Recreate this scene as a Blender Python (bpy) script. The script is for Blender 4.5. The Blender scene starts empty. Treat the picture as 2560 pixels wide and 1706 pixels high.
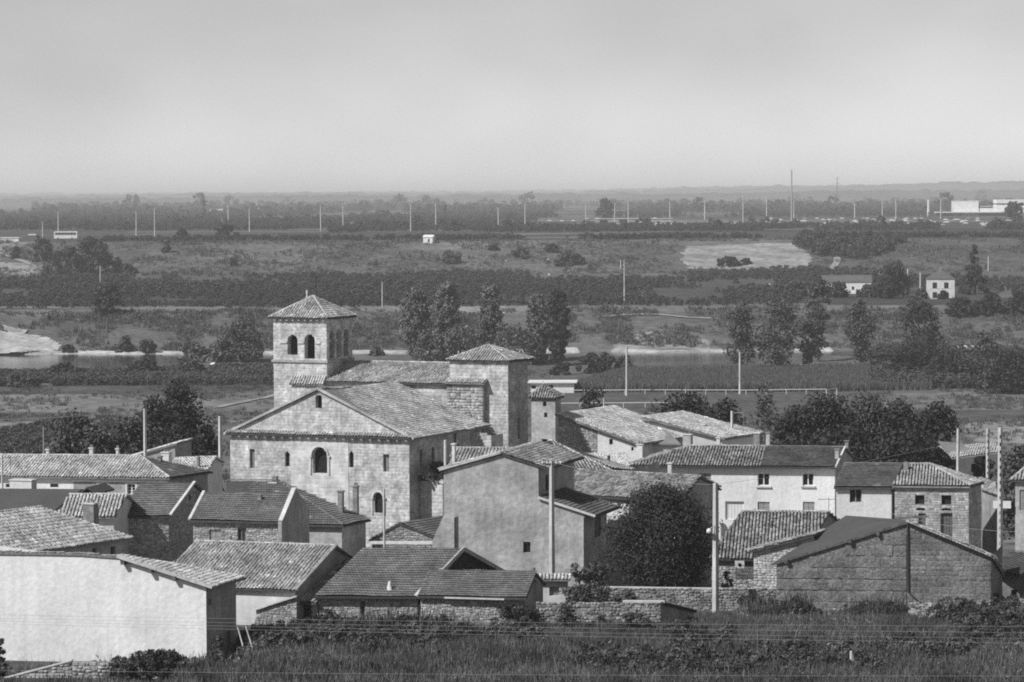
import bpy, math, random
import numpy as np
from mathutils import Vector, Matrix
from mathutils.geometry import tessellate_polygon

random.seed(7)
RNG = np.random.default_rng(7)
SC = bpy.context.scene
COL = SC.collection

# ------------------------------------------------------------------ camera
F, CX, CY = 8000.0, 1280.0, 853.0           # focal length and centre in photo pixels (2560 x 1706)
CAM = np.array([0.0, 0.0, 45.0])
PITCH, ROLL = math.atan(360 / F), math.radians(0.25)
_f = np.array([0, math.cos(PITCH), -math.sin(PITCH)])
_u = np.array([0, math.sin(PITCH), math.cos(PITCH)])
_r = np.array([1.0, 0, 0])
FWD = _f
RGT = _r * math.cos(ROLL) - _u * math.sin(ROLL)
UP = _u * math.cos(ROLL) + _r * math.sin(ROLL)
cd = bpy.data.cameras.new('camera')
cam = bpy.data.objects.new('camera', cd)
COL.objects.link(cam)
cd.sensor_width = 36.0
cd.lens = 36.0 * F / 2560
cd.clip_start, cd.clip_end = 1.0, 60000.0
cam.matrix_world = Matrix(((RGT[0], UP[0], -FWD[0], CAM[0]), (RGT[1], UP[1], -FWD[1], CAM[1]),
                           (RGT[2], UP[2], -FWD[2], CAM[2]), (0, 0, 0, 1)))
SC.camera = cam

# ------------------------------------------------------------------ light
SUN_AZ = Vector((-0.80, -0.60))             # horizontal direction towards the sun
SUN_EL = math.radians(44)
w = bpy.data.worlds.new('World')
SC.world = w
w.use_nodes = True
nt = w.node_tree
for n in list(nt.nodes):
    nt.nodes.remove(n)
wo = nt.nodes.new('ShaderNodeOutputWorld')
bg = nt.nodes.new('ShaderNodeBackground')
sky = nt.nodes.new('ShaderNodeTexSky')
sky.sky_type = 'NISHITA'
sky.sun_disc = False
sky.sun_elevation = SUN_EL
sky.sun_rotation = math.atan2(SUN_AZ.x, SUN_AZ.y)
sky.air_density, sky.dust_density, sky.ozone_density = 1.0, 0.22, 1.0
bw = nt.nodes.new('ShaderNodeRGBToBW')      # black-and-white film
tc = nt.nodes.new('ShaderNodeTexCoord')
mp = nt.nodes.new('ShaderNodeMapping')
mp.inputs['Scale'].default_value = (7, 7, 13)
nz = nt.nodes.new('ShaderNodeTexNoise')
nz.inputs['Scale'].default_value = 1.6
nz.inputs['Detail'].default_value = 2.5
mr = nt.nodes.new('ShaderNodeMapRange')
mr.inputs['From Min'].default_value, mr.inputs['From Max'].default_value = 0.25, 0.75
mr.inputs['To Min'].default_value, mr.inputs['To Max'].default_value = 0.88, 1.12
# pale mist low over the horizon, thinning upwards
sx = nt.nodes.new('ShaderNodeSeparateXYZ')
mh = nt.nodes.new('ShaderNodeMapRange')
mh.interpolation_type = 'SMOOTHSTEP'
mh.inputs['From Min'].default_value, mh.inputs['From Max'].default_value = 0.0, 0.055
mh.inputs['To Min'].default_value, mh.inputs['To Max'].default_value = 1.03, 0.80
m1 = nt.nodes.new('ShaderNodeMath'); m1.operation = 'MULTIPLY'
m2 = nt.nodes.new('ShaderNodeMath'); m2.operation = 'MULTIPLY'
nt.links.new(sky.outputs[0], bw.inputs[0])
nt.links.new(tc.outputs['Generated'], mp.inputs[0])
nt.links.new(mp.outputs[0], nz.inputs['Vector'])
nt.links.new(nz.outputs['Fac'], mr.inputs['Value'])
nt.links.new(tc.outputs['Generated'], sx.inputs[0])
nt.links.new(sx.outputs['Z'], mh.inputs['Value'])
nt.links.new(bw.outputs[0], m1.inputs[0]); nt.links.new(mr.outputs[0], m1.inputs[1])
nt.links.new(m1.outputs[0], m2.inputs[0]); nt.links.new(mh.outputs[0], m2.inputs[1])
nt.links.new(m2.outputs[0], bg.inputs['Color'])
nt.links.new(bg.outputs[0], wo.inputs['Surface'])
bg.inputs['Strength'].default_value = 0.075
sl = bpy.data.lights.new('sun', 'SUN')
sl.energy, sl.angle, sl.color = 3.3, math.radians(0.6), (1, 1, 1)
sun = bpy.data.objects.new('sun', sl)
COL.objects.link(sun)
sdir = Vector((SUN_AZ.x * math.cos(SUN_EL), SUN_AZ.y * math.cos(SUN_EL), math.sin(SUN_EL)))
sun.rotation_euler = sdir.to_track_quat('Z', 'Y').to_euler()
sun.location = (-100, 0, 200)
SC.view_settings.view_transform = 'Standard'
SC.view_settings.look = 'None'
SC.view_settings.exposure = 0.45
SC.view_settings.gamma = 1.0
SC.view_settings.use_curve_mapping = False
SC.cycles.max_bounces = 5
SC.cycles.diffuse_bounces = 3
SC.cycles.volume_bounces = 1
SC.cycles.use_denoising = False          # leaves a fine grain, like the film's
SC.cycles.filter_width = 1.9

# ------------------------------------------------------------------ photo <-> place
def ray(px, py):
    return FWD * F + RGT * (px - CX) - UP * (py - CY)
def P(px, py, Y):
    d = ray(px, py)
    return CAM + d * (Y / d[1])
def Pz(px, py, z):
    d = ray(px, py)
    return CAM + d * ((z - CAM[2]) / d[2])
def proj(p):
    q = np.asarray(p) - CAM
    zc = q @ FWD
    return CX + F * (q @ RGT) / zc, CY - F * (q @ UP) / zc

_kY = [-500, 0, 60, 150, 195, 213, 228, 240, 260, 300, 350, 420, 520, 650, 835, 1048, 1060, 1465, 1480, 1600, 1625, 3000, 9000, 30000]
_kH = [-6, 2, 12, 26, 29.6, 30.35, 30.7, 31.3, 32.3, 34.2, 37, 41.5, 45.3, 46.0, 46.3, 36.4, 36.2, 35.7, 35.2, 22.3, 21.6, 21.4, 21.0, 20.0]
WATER_H = 47.0
def near_bank(X, Y):
    x = (X * F / np.maximum(Y, 1)) + CX
    b = np.interp(x, [-900, 300, 420, 520, 680, 1500, 1560, 1800, 1850, 3400], [850, 852, 872, 905, 916, 915, 888, 888, 912, 915])
    return b + 3 * np.sin(X * .11) + 2 * np.sin(X * .31 + 1)
def far_bank(X, Y):
    return 968 + 3 * np.sin(X * .05 + 2) + 1.5 * np.sin(X * .23)
def zt(X, Y):
    X, Y = np.broadcast_arrays(np.asarray(X, float), np.asarray(Y, float))
    H = np.interp(Y, _kY, _kH)
    nb, fb = near_bank(X, Y), far_bank(X, Y)
    Hn = np.interp(Y - nb, [-25, -4, 2, 8], [46.4, 46.6, 47.4, 48.6])
    Hf = np.interp(Y - fb, [-8, -1, 3, 80], [48.6, 47.3, 46.5, 36.45])
    mid = (Y > nb - 25) & (Y < fb + 80)
    t = (Y - nb) / np.maximum(fb - nb, 1)
    H = np.where(mid, np.where(t < .5, np.where(Y < nb - 4, np.maximum(np.minimum(Hn, 46.6), 46.3), Hn), Hf), H)
    bump = .25 * np.sin(X * .07 + Y * .03) * np.sin(Y * .05 - X * .02) + .12 * np.sin(X * .31) * np.sin(Y * .27)
    H = H + .85 * np.clip((-X - 16.5) / 3, 0, 1) * np.clip((Y - 199) / 4, 0, 1) * np.clip((222 - Y) / 3, 0, 1)
    amp = np.interp(Y, [200, 330, 600, 1000, 1400, 1500, 1600, 1700, 3000], [.0, .2, .5, 1, .8, 2.2, 1.2, .3, .2])
    return CAM[2] - H + bump * amp
_GY = np.exp(np.linspace(math.log(185), math.log(25000), 6000))
def G(px, py):
    d = ray(px, py)
    X = d[0] / d[1] * _GY
    z = CAM[2] + d[2] / d[1] * _GY
    below = np.nonzero(z < zt(X, _GY))[0]
    i = below[0] if len(below) else len(_GY) - 1
    return np.array([X[i], _GY[i], float(zt(X[i], _GY[i]))])

# ------------------------------------------------------------------ materials (all greys: black-and-white film)
MATS = {}
def mat(name, v, var=.15, sc=2.0, bump=0., rough=.9, island=0., stain=0., ssc=.35, streak=0., spec=.2, attr=None, speck=0.):
    if name in MATS:
        return MATS[name]
    m = bpy.data.materials.new(name)
    m.use_nodes = True
    t = m.node_tree
    for n in list(t.nodes):
        t.nodes.remove(n)
    N, L = t.nodes.new, t.links.new
    out, bs = N('ShaderNodeOutputMaterial'), N('ShaderNodeBsdfPrincipled')
    bs.inputs['Roughness'].default_value = rough
    bs.inputs['Specular IOR Level'].default_value = spec
    L(bs.outputs[0], out.inputs['Surface'])
    geo = N('ShaderNodeNewGeometry')
    cur = None
    def mul(sock):
        nonlocal cur
        if cur is None:
            cur = sock
            return
        mm = N('ShaderNodeMath'); mm.operation = 'MULTIPLY'
        L(cur, mm.inputs[0]); L(sock, mm.inputs[1])
        cur = mm.outputs[0]
    def noise(scale, detail, lo, hi, vec=None, f0=.3, f1=.7):
        nzz = N('ShaderNodeTexNoise')
        nzz.inputs['Scale'].default_value = scale
        nzz.inputs['Detail'].default_value = detail
        L(vec or geo.outputs['Position'], nzz.inputs['Vector'])
        r = N('ShaderNodeMapRange')
        r.inputs['From Min'].default_value, r.inputs['From Max'].default_value = f0, f1
        r.inputs['To Min'].default_value, r.inputs['To Max'].default_value = lo, hi
        L(nzz.outputs['Fac'], r.inputs['Value'])
        return r.outputs[0], nzz.outputs['Fac']
    if attr:
        a = N('ShaderNodeAttribute'); a.attribute_name = attr
        cur = a.outputs['Fac']
    else:
        vn = N('ShaderNodeValue'); vn.outputs[0].default_value = v
        cur = vn.outputs[0]
    o, fac = noise(sc, 6, 1 - var, 1 + var)
    mul(o)
    if stain:
        o, _ = noise(ssc, 4, 1 - stain, 1 + stain)
        mul(o)
    if streak:
        mpn = N('ShaderNodeMapping'); mpn.inputs['Scale'].default_value = (2.2, 2.2, .16)
        L(geo.outputs['Position'], mpn.inputs[0])
        o, _ = noise(1.0, 3, 1 - streak, 1 + streak * .6, mpn.outputs[0])
        mul(o)
    if speck:
        o, _ = noise(speck, 2, 1.0, 1.9, None, .66, .72)
        mul(o)
    if island:
        oi = N('ShaderNodeObjectInfo')
        ad = N('ShaderNodeMath'); ad.operation = 'ADD'
        L(geo.outputs['Random Per Island'], ad.inputs[0]); L(oi.outputs['Random'], ad.inputs[1])
        fr = N('ShaderNodeMath'); fr.operation = 'FRACT'
        L(ad.outputs[0], fr.inputs[0])
        r = N('ShaderNodeMapRange')
        r.inputs['To Min'].default_value, r.inputs['To Max'].default_value = 1 - island, 1 + island
        L(fr.outputs[0], r.inputs['Value'])
        mul(r.outputs[0])
    L(cur, bs.inputs['Base Color'])
    if bump:
        b = N('ShaderNodeBump'); b.inputs['Strength'].default_value = bump; b.inputs['Distance'].default_value = .08
        L(fac, b.inputs['Height']); L(b.outputs[0], bs.inputs['Normal'])
    MATS[name] = m
    return m

# ------------------------------------------------------------------ objects
WORLD = {}                                   # object name -> world location of empties (None: identity)
def setpar(o, parent):
    if parent is not None:
        o.parent = parent
        loc = WORLD.get(parent.name)
        if loc is not None:
            o.matrix_parent_inverse = Matrix.Translation(-Vector(loc))
def tag(o, label=None, cat=None, group=None, kind=None):
    if label: o['label'] = label
    if cat: o['category'] = cat
    if group: o['group'] = group
    if kind: o['kind'] = kind
    return o
def thing(name, label, cat, loc, group=None):
    o = bpy.data.objects.new(name, None)
    o.empty_display_size = .5
    COL.objects.link(o)
    o.location = loc
    WORLD[o.name] = tuple(float(c) for c in loc)
    return tag(o, label, cat, group)
def link(name, me, parent=None, m=None):
    o = bpy.data.objects.new(name, me)
    COL.objects.link(o)
    if m is not None:
        me.materials.clear(); me.materials.append(m)
    setpar(o, parent)
    return o
HAZE = 1.0e-4
def mk(name, V, Fs, m, parent=None, smooth=False):
    me = bpy.data.meshes.new(name)
    me.from_pydata([tuple(map(float, v)) for v in V], [], [tuple(map(int, f)) for f in Fs])
    if smooth:
        me.polygons.foreach_set('use_smooth', [True] * len(me.polygons))
    me.update()
    return link(name, me, parent, m)
def quadmesh(name, V, Q, attr=None, smooth=False):
    V = np.ascontiguousarray(V, np.float32); Q = np.ascontiguousarray(Q, np.int32)
    me = bpy.data.meshes.new(name)
    k = Q.shape[1]
    me.vertices.add(len(V)); me.vertices.foreach_set('co', V.ravel())
    me.loops.add(Q.size); me.loops.foreach_set('vertex_index', Q.ravel())
    me.polygons.add(len(Q)); me.polygons.foreach_set('loop_start', np.arange(0, Q.size, k, dtype=np.int32))
    if smooth:
        me.polygons.foreach_set('use_smooth', np.ones(len(Q), bool))
    if attr is not None:
        a = me.attributes.new(attr[0], 'FLOAT', 'POINT')
        a.data.foreach_set('value', np.asarray(attr[1], np.float32))
    me.update(calc_edges=True)
    return me

class MB:
    """collects boxes, bars, tubes into one mesh"""
    def __init__(s): s.V, s.F = [], []
    def add(s, V, Fs):
        b = len(s.V); s.V += [tuple(v) for v in V]; s.F += [tuple(b + i for i in f) for f in Fs]; return s
    def box(s, c, ax, ay, az):
        c, ax, ay, az = map(np.asarray, (c, ax, ay, az))
        V = [c + i * ax + j * ay + k * az for k in (-1, 1) for j in (-1, 1) for i in (-1, 1)]
        return s.add(V, [(0, 2, 3, 1), (4, 5, 7, 6), (0, 1, 5, 4), (2, 6, 7, 3), (0, 4, 6, 2), (1, 3, 7, 5)])
    def bar(s, p, q, wd, ht, up=(0, 0, 1)):
        p, q = np.asarray(p, float), np.asarray(q, float)
        d = q - p; L = np.linalg.norm(d); d = d / L
        sd = np.cross(d, up)
        if np.linalg.norm(sd) < 1e-4: sd = np.array([1.0, 0, 0])
        sd = sd / np.linalg.norm(sd); n = np.cross(sd, d)
        return s.box((p + q) / 2, d * L / 2, sd * wd / 2, n * ht / 2)
    def tube(s, pts, rad, k=6, cap=True):
        pts = [np.asarray(p, float) for p in pts]
        if np.isscalar(rad): rad = [rad] * len(pts)
        b0 = len(s.V); prev = None
        for i, p in enumerate(pts):
            d = pts[min(i + 1, len(pts) - 1)] - pts[max(i - 1, 0)]
            d = d / (np.linalg.norm(d) + 1e-9)
            a = np.cross(d, (0, 0, 1)) if abs(d[2]) < .95 else np.cross(d, (1, 0, 0))
            a = a / np.linalg.norm(a); b = np.cross(d, a)
            for j in range(k):
                t = 2 * math.pi * j / k
                s.V.append(tuple(p + rad[i] * (a * math.cos(t) + b * math.sin(t))))
        for i in range(len(pts) - 1):
            for j in range(k):
                s.F.append((b0 + i * k + j, b0 + i * k + (j + 1) % k, b0 + (i + 1) * k + (j + 1) % k, b0 + (i + 1) * k + j))
        if cap:
            s.F.append(tuple(b0 + j for j in range(k))[::-1])
            s.F.append(tuple(b0 + (len(pts) - 1) * k + j for j in range(k)))
        return s
    def lathe(s, c, prof, k=12):
        """prof: (radius, z) pairs about a vertical axis through c"""
        b0 = len(s.V); c = np.asarray(c, float)
        for r, z in prof:
            for j in range(k):
                t = 2 * math.pi * j / k
                s.V.append((c[0] + r * math.cos(t), c[1] + r * math.sin(t), c[2] + z))
        for i in range(len(prof) - 1):
            for j in range(k):
                s.F.append((b0 + i * k + j, b0 + i * k + (j + 1) % k, b0 + (i + 1) * k + (j + 1) % k, b0 + (i + 1) * k + j))
        s.F.append(tuple(b0 + (len(prof) - 1) * k + j for j in range(k)))
        return s
    def build(s, name, m, parent=None, smooth=False):
        return mk(name, s.V, s.F, m, parent, smooth)

# scatter: one object of instanced clumps (only for what nobody could count)
TEMPL = {}
def scatter(name, label, pts, sc, templates, m=None, rot=None, parent=None):
    pts = np.asarray(pts, np.float32)
    me = bpy.data.meshes.new(name)
    me.vertices.add(len(pts)); me.vertices.foreach_set('co', pts.ravel())
    a = me.attributes.new('sc', 'FLOAT', 'POINT'); a.data.foreach_set('value', np.asarray(sc, np.float32))
    a = me.attributes.new('rt', 'FLOAT', 'POINT')
    a.data.foreach_set('value', (RNG.uniform(0, 6.28, len(pts)) if rot is None else np.asarray(rot)).astype(np.float32))
    o = link(name, me, parent)
    g = bpy.data.node_groups.new(name, 'GeometryNodeTree')
    g.interface.new_socket('Geometry', in_out='INPUT', socket_type='NodeSocketGeometry')
    g.interface.new_socket('Geometry', in_out='OUTPUT', socket_type='NodeSocketGeometry')
    N, L = g.nodes.new, g.links.new
    gi, go = N('NodeGroupInput'), N('NodeGroupOutput')
    ip = N('GeometryNodeInstanceOnPoints')
    g2 = N('GeometryNodeGeometryToInstance')
    for tm in templates:
        oi = N('GeometryNodeObjectInfo'); oi.inputs['Object'].default_value = tm
        L(oi.outputs['Geometry'], g2.inputs[0])
    ip.inputs['Pick Instance'].default_value = True
    rv = N('FunctionNodeRandomValue'); rv.data_type = 'INT'
    for s_ in rv.inputs:
        if s_.name == 'Max' and s_.type == 'INT': s_.default_value = len(templates) - 1
        if s_.name == 'Min' and s_.type == 'INT': s_.default_value = 0
    ro = [s_ for s_ in rv.outputs if s_.type == 'INT'][0]
    L(ro, ip.inputs['Instance Index'])
    as_, ar = N('GeometryNodeInputNamedAttribute'), N('GeometryNodeInputNamedAttribute')
    as_.data_type = ar.data_type = 'FLOAT'
    as_.inputs['Name'].default_value = 'sc'; ar.inputs['Name'].default_value = 'rt'
    cz = N('ShaderNodeCombineXYZ')
    L(ar.outputs['Attribute'], cz.inputs['Z'])
    L(gi.outputs[0], ip.inputs['Points']); L(g2.outputs[0], ip.inputs['Instance'])
    L(cz.outputs[0], ip.inputs['Rotation']); L(as_.outputs['Attribute'], ip.inputs['Scale'])
    L(ip.outputs[0], go.inputs[0])
    md = o.modifiers.new('scatter', 'NODES'); md.node_group = g
    return tag(o, label, None, None, 'stuff')
def template(name, me, m):
    me.materials.append(m)
    return bpy.data.objects.new(name, me)

# leaves ---------------------------------------------------------
def leaf_quads(C, Nn, size, rng):
    """quads (diamonds) at centres C with normals ~Nn"""
    n = len(C)
    t = rng.normal(size=(n, 3))
    Nn = Nn + .55 * rng.normal(size=(n, 3))
    Nn /= np.linalg.norm(Nn, axis=1)[:, None] + 1e-9
    a = np.cross(Nn, t); a /= np.linalg.norm(a, axis=1)[:, None] + 1e-9
    b = np.cross(Nn, a)
    s = (size * rng.uniform(.6, 1.4, n))[:, None]
    V = np.stack([C - a * s, C - b * s * .7, C + a * s, C + b * s * .7], 1).reshape(-1, 3)
    Q = np.arange(4 * n).reshape(n, 4)
    return V, Q
def crown_mesh(name, kind, R, Hh, nleaf, leaf, seed, nclump=None, z0=0.0, gap=1.0):
    """crown of leaf faces gathered in clumps; R radius, Hh height, base at z0"""
    rng = np.random.default_rng(seed)
    prof = {'round': lambda t: np.sqrt(np.clip(1 - (2 * t - .92) ** 2 * .93, .02, 1)),
            'bush': lambda t: np.sqrt(np.clip(1 - t ** 2 * .97, .02, 1)) * (.82 + .18 * np.minimum(t * 5, 1)),
            'column': lambda t: np.clip(.45 + 1.5 * t, 0, 1) * np.sqrt(np.clip(1 - (np.maximum(t - .35, 0) / .66) ** 2, .03, 1)),
            'cone': lambda t: np.clip(1.0 - t, .03, 1) * (.8 + .2 * np.sin(t * 28)),
            'loose': lambda t: np.sqrt(np.clip(1 - (2 * t - .95) ** 2 * .9, .03, 1)) * (.7 + .3 * np.sin(t * 9 + seed))}[kind]
    nc = nclump or int(24 + nleaf / 90)
    t = rng.uniform(0.02, .96, nc); th = rng.uniform(0, 2 * math.pi, nc)
    rr = prof(t) * R * np.sqrt(rng.uniform(.12, 1, nc)) * .86
    lob = 1 + .22 * np.sin(th * 3 + seed) * np.sin(t * 5 + seed * 1.7) + rng.normal(0, .07, nc)
    rr = rr * lob * (.72 if kind == 'column' else 1)
    cc = np.stack([rr * np.cos(th), rr * np.sin(th), z0 + t * Hh], 1)
    rc = (min(R, Hh * .5)) * rng.uniform(.20, .42, nc) * (0.7 if kind in ('cone', 'column') else 1) * (np.clip(.25 + .9 * prof(t), .25, 1) if kind == 'cone' else 1)
    per = np.maximum((nleaf * rc ** 2 / np.sum(rc ** 2)).astype(int), 6)
    idx = np.repeat(np.arange(nc), per)
    dv = rng.normal(size=(len(idx), 3)); dv /= np.linalg.norm(dv, axis=1)[:, None]
    rad = rc[idx] * np.sqrt(rng.uniform(.2, 1.35, len(idx))) * gap
    C = cc[idx] + dv * rad[:, None] * np.array([1, 1, .85])
    C[:, 2] = np.maximum(C[:, 2], z0 - .1 * Hh)
    V, Q = leaf_quads(C, dv + np.array([0, 0, .35]), leaf, rng)
    return quadmesh(name, V, Q)
# ------------------------------------------------------------------ materials in use
M = dict(
    stone=mat('church_stone', .47, .26, 3.2, .6, island=.12, stain=.30, ssc=.9, streak=.14),
    stone_base=mat('church_mortar', .44, .3, 3.2, .5, stain=.30, ssc=.9, streak=.14),
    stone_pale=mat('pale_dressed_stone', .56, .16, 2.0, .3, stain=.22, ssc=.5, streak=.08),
    stone_dark=mat('weathered_and_shaded_stone', .36, .2, 3.0, .4, island=.24, stain=.3, ssc=.6),  # grey stone; also a darker copy of the church stone for shaded faces
    rubble=mat('rubble_stone', .33, .28, 5.0, .7, island=.42, stain=.2),
    rubble_base=mat('rubble_mortar', .25, .3, 5.0, .6, stain=.25),
    pise=mat('rammed_earth', .175, .45, 6.0, .8, stain=.3, ssc=.8, speck=5.0),
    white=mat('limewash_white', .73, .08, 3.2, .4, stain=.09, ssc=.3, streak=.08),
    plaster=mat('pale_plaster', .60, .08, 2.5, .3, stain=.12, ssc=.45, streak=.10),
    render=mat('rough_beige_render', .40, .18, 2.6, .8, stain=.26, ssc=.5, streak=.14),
    grey_shade_plaster=mat('grey_and_shaded_plaster', .33, .18, 2.6, .6, stain=.3, ssc=.5, streak=.12),  # grey plaster; also a darker tone painted on walls turned from the sun
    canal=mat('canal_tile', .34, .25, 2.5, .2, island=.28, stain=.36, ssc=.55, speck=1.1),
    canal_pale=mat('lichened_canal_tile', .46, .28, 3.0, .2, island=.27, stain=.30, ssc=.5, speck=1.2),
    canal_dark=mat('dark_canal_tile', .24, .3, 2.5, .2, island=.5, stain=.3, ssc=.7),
    under=mat('tile_bedding', .07, .3, 4.0, .2),
    under_pale=mat('pale_tile_bedding', .20, .3, 4.0, .2),
    flat=mat('interlocking_tile', .125, .16, 1.5, .15, island=.16, stain=.28, ssc=.45, speck=.9),
    flat_grey=mat('grey_interlocking_tile', .165, .14, 1.5, .15, island=.16, stain=.26, ssc=.4),
    felt=mat('roofing_felt', .085, .12, 6.0, .1, stain=.12),
    cement=mat('pale_cement', .58, .15, 3.0, .2, stain=.15),
    ridge=mat('ridge_tile', .42, .25, 3.0, .2, island=.35),
    brick=mat('chimney_brick', .22, .25, 6.0, .3, stain=.25, ssc=1.5),
    concrete=mat('concrete_post', .50, .12, 3.0, .2, stain=.15, streak=.12),
    wood=mat('weathered_wood', .13, .3, 5.0, .3, streak=.3),
    woodpale=mat('painted_shutter', .30, .12, 4.0, .2, streak=.15),
    dark=mat('painted_unlit_dark', .022, .2, 3.0),  # near-black colour stands in for the unlit depth of openings
    glass=mat('window_glass', .025, .1, 1.0, 0, .12, spec=.5),
    frame=mat('painted_frame', .70, .08, 3.0),
    metal=mat('galvanised_metal', .35, .12, 3.0, 0, .5, spec=.4),
    blackmetal=mat('dark_iron', .05, .15, 4.0, 0, .6),
    bark=mat('bark', .09, .3, 4.0, .5),
    blind=mat('blocked_window_stone', .20, .2, 3.0, .3),
)

def poly_spans(poly, c, axis):
    """intervals of a 2-D polygon on the line coord[axis] = c"""
    xs = []
    n = len(poly)
    for i in range(n):
        a, b = poly[i], poly[(i + 1) % n]
        if (a[axis] <= c) != (b[axis] <= c):
            t = (c - a[axis]) / (b[axis] - a[axis])
            xs.append(a[1 - axis] + t * (b[1 - axis] - a[1 - axis]))
    xs.sort()
    return list(zip(xs[0::2], xs[1::2]))

_unit_block = None
def unit_block():
    global _unit_block
    if _unit_block is None:
        me = bpy.data.meshes.new('stone_block')
        i = .04
        V = [(-.5, 0, -.5), (.5, 0, -.5), (.5, 0, .5), (-.5, 0, .5),
             (-.5 + i, 1, -.5 + i * 2), (.5 - i, 1, -.5 + i * 2), (.5 - i, 1, .5 - i * 2), (-.5 + i, 1, .5 - i * 2)]
        me.from_pydata(V, [], [(4, 7, 6, 5), (0, 4, 5, 1), (1, 5, 6, 2), (2, 6, 7, 3), (3, 7, 4, 0)])
        me.update()
        _unit_block = me
    return _unit_block
UB = None
_ridge_me = {}
def ridge_mesh(m):
    if m.name not in _ridge_me:
        V, Fs = [], []
        k = 6
        for j, (x, s) in enumerate(((0, 1.0), (1, .86))):
            for i in range(k + 1):
                t = math.pi * i / k
                V.append((x, math.cos(t) * s, math.sin(t) * s * .8))
        for i in range(k):
            Fs.append((i, i + 1, k + 1 + i + 1, k + 1 + i))
        Fs.append(tuple(range(k, -1, -1)))
        me = bpy.data.meshes.new('ridge_tile')
        me.from_pydata(V, [], Fs); me.materials.append(m); me.update()
        _ridge_me[m.name] = me
    return _ridge_me[m.name]

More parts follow.
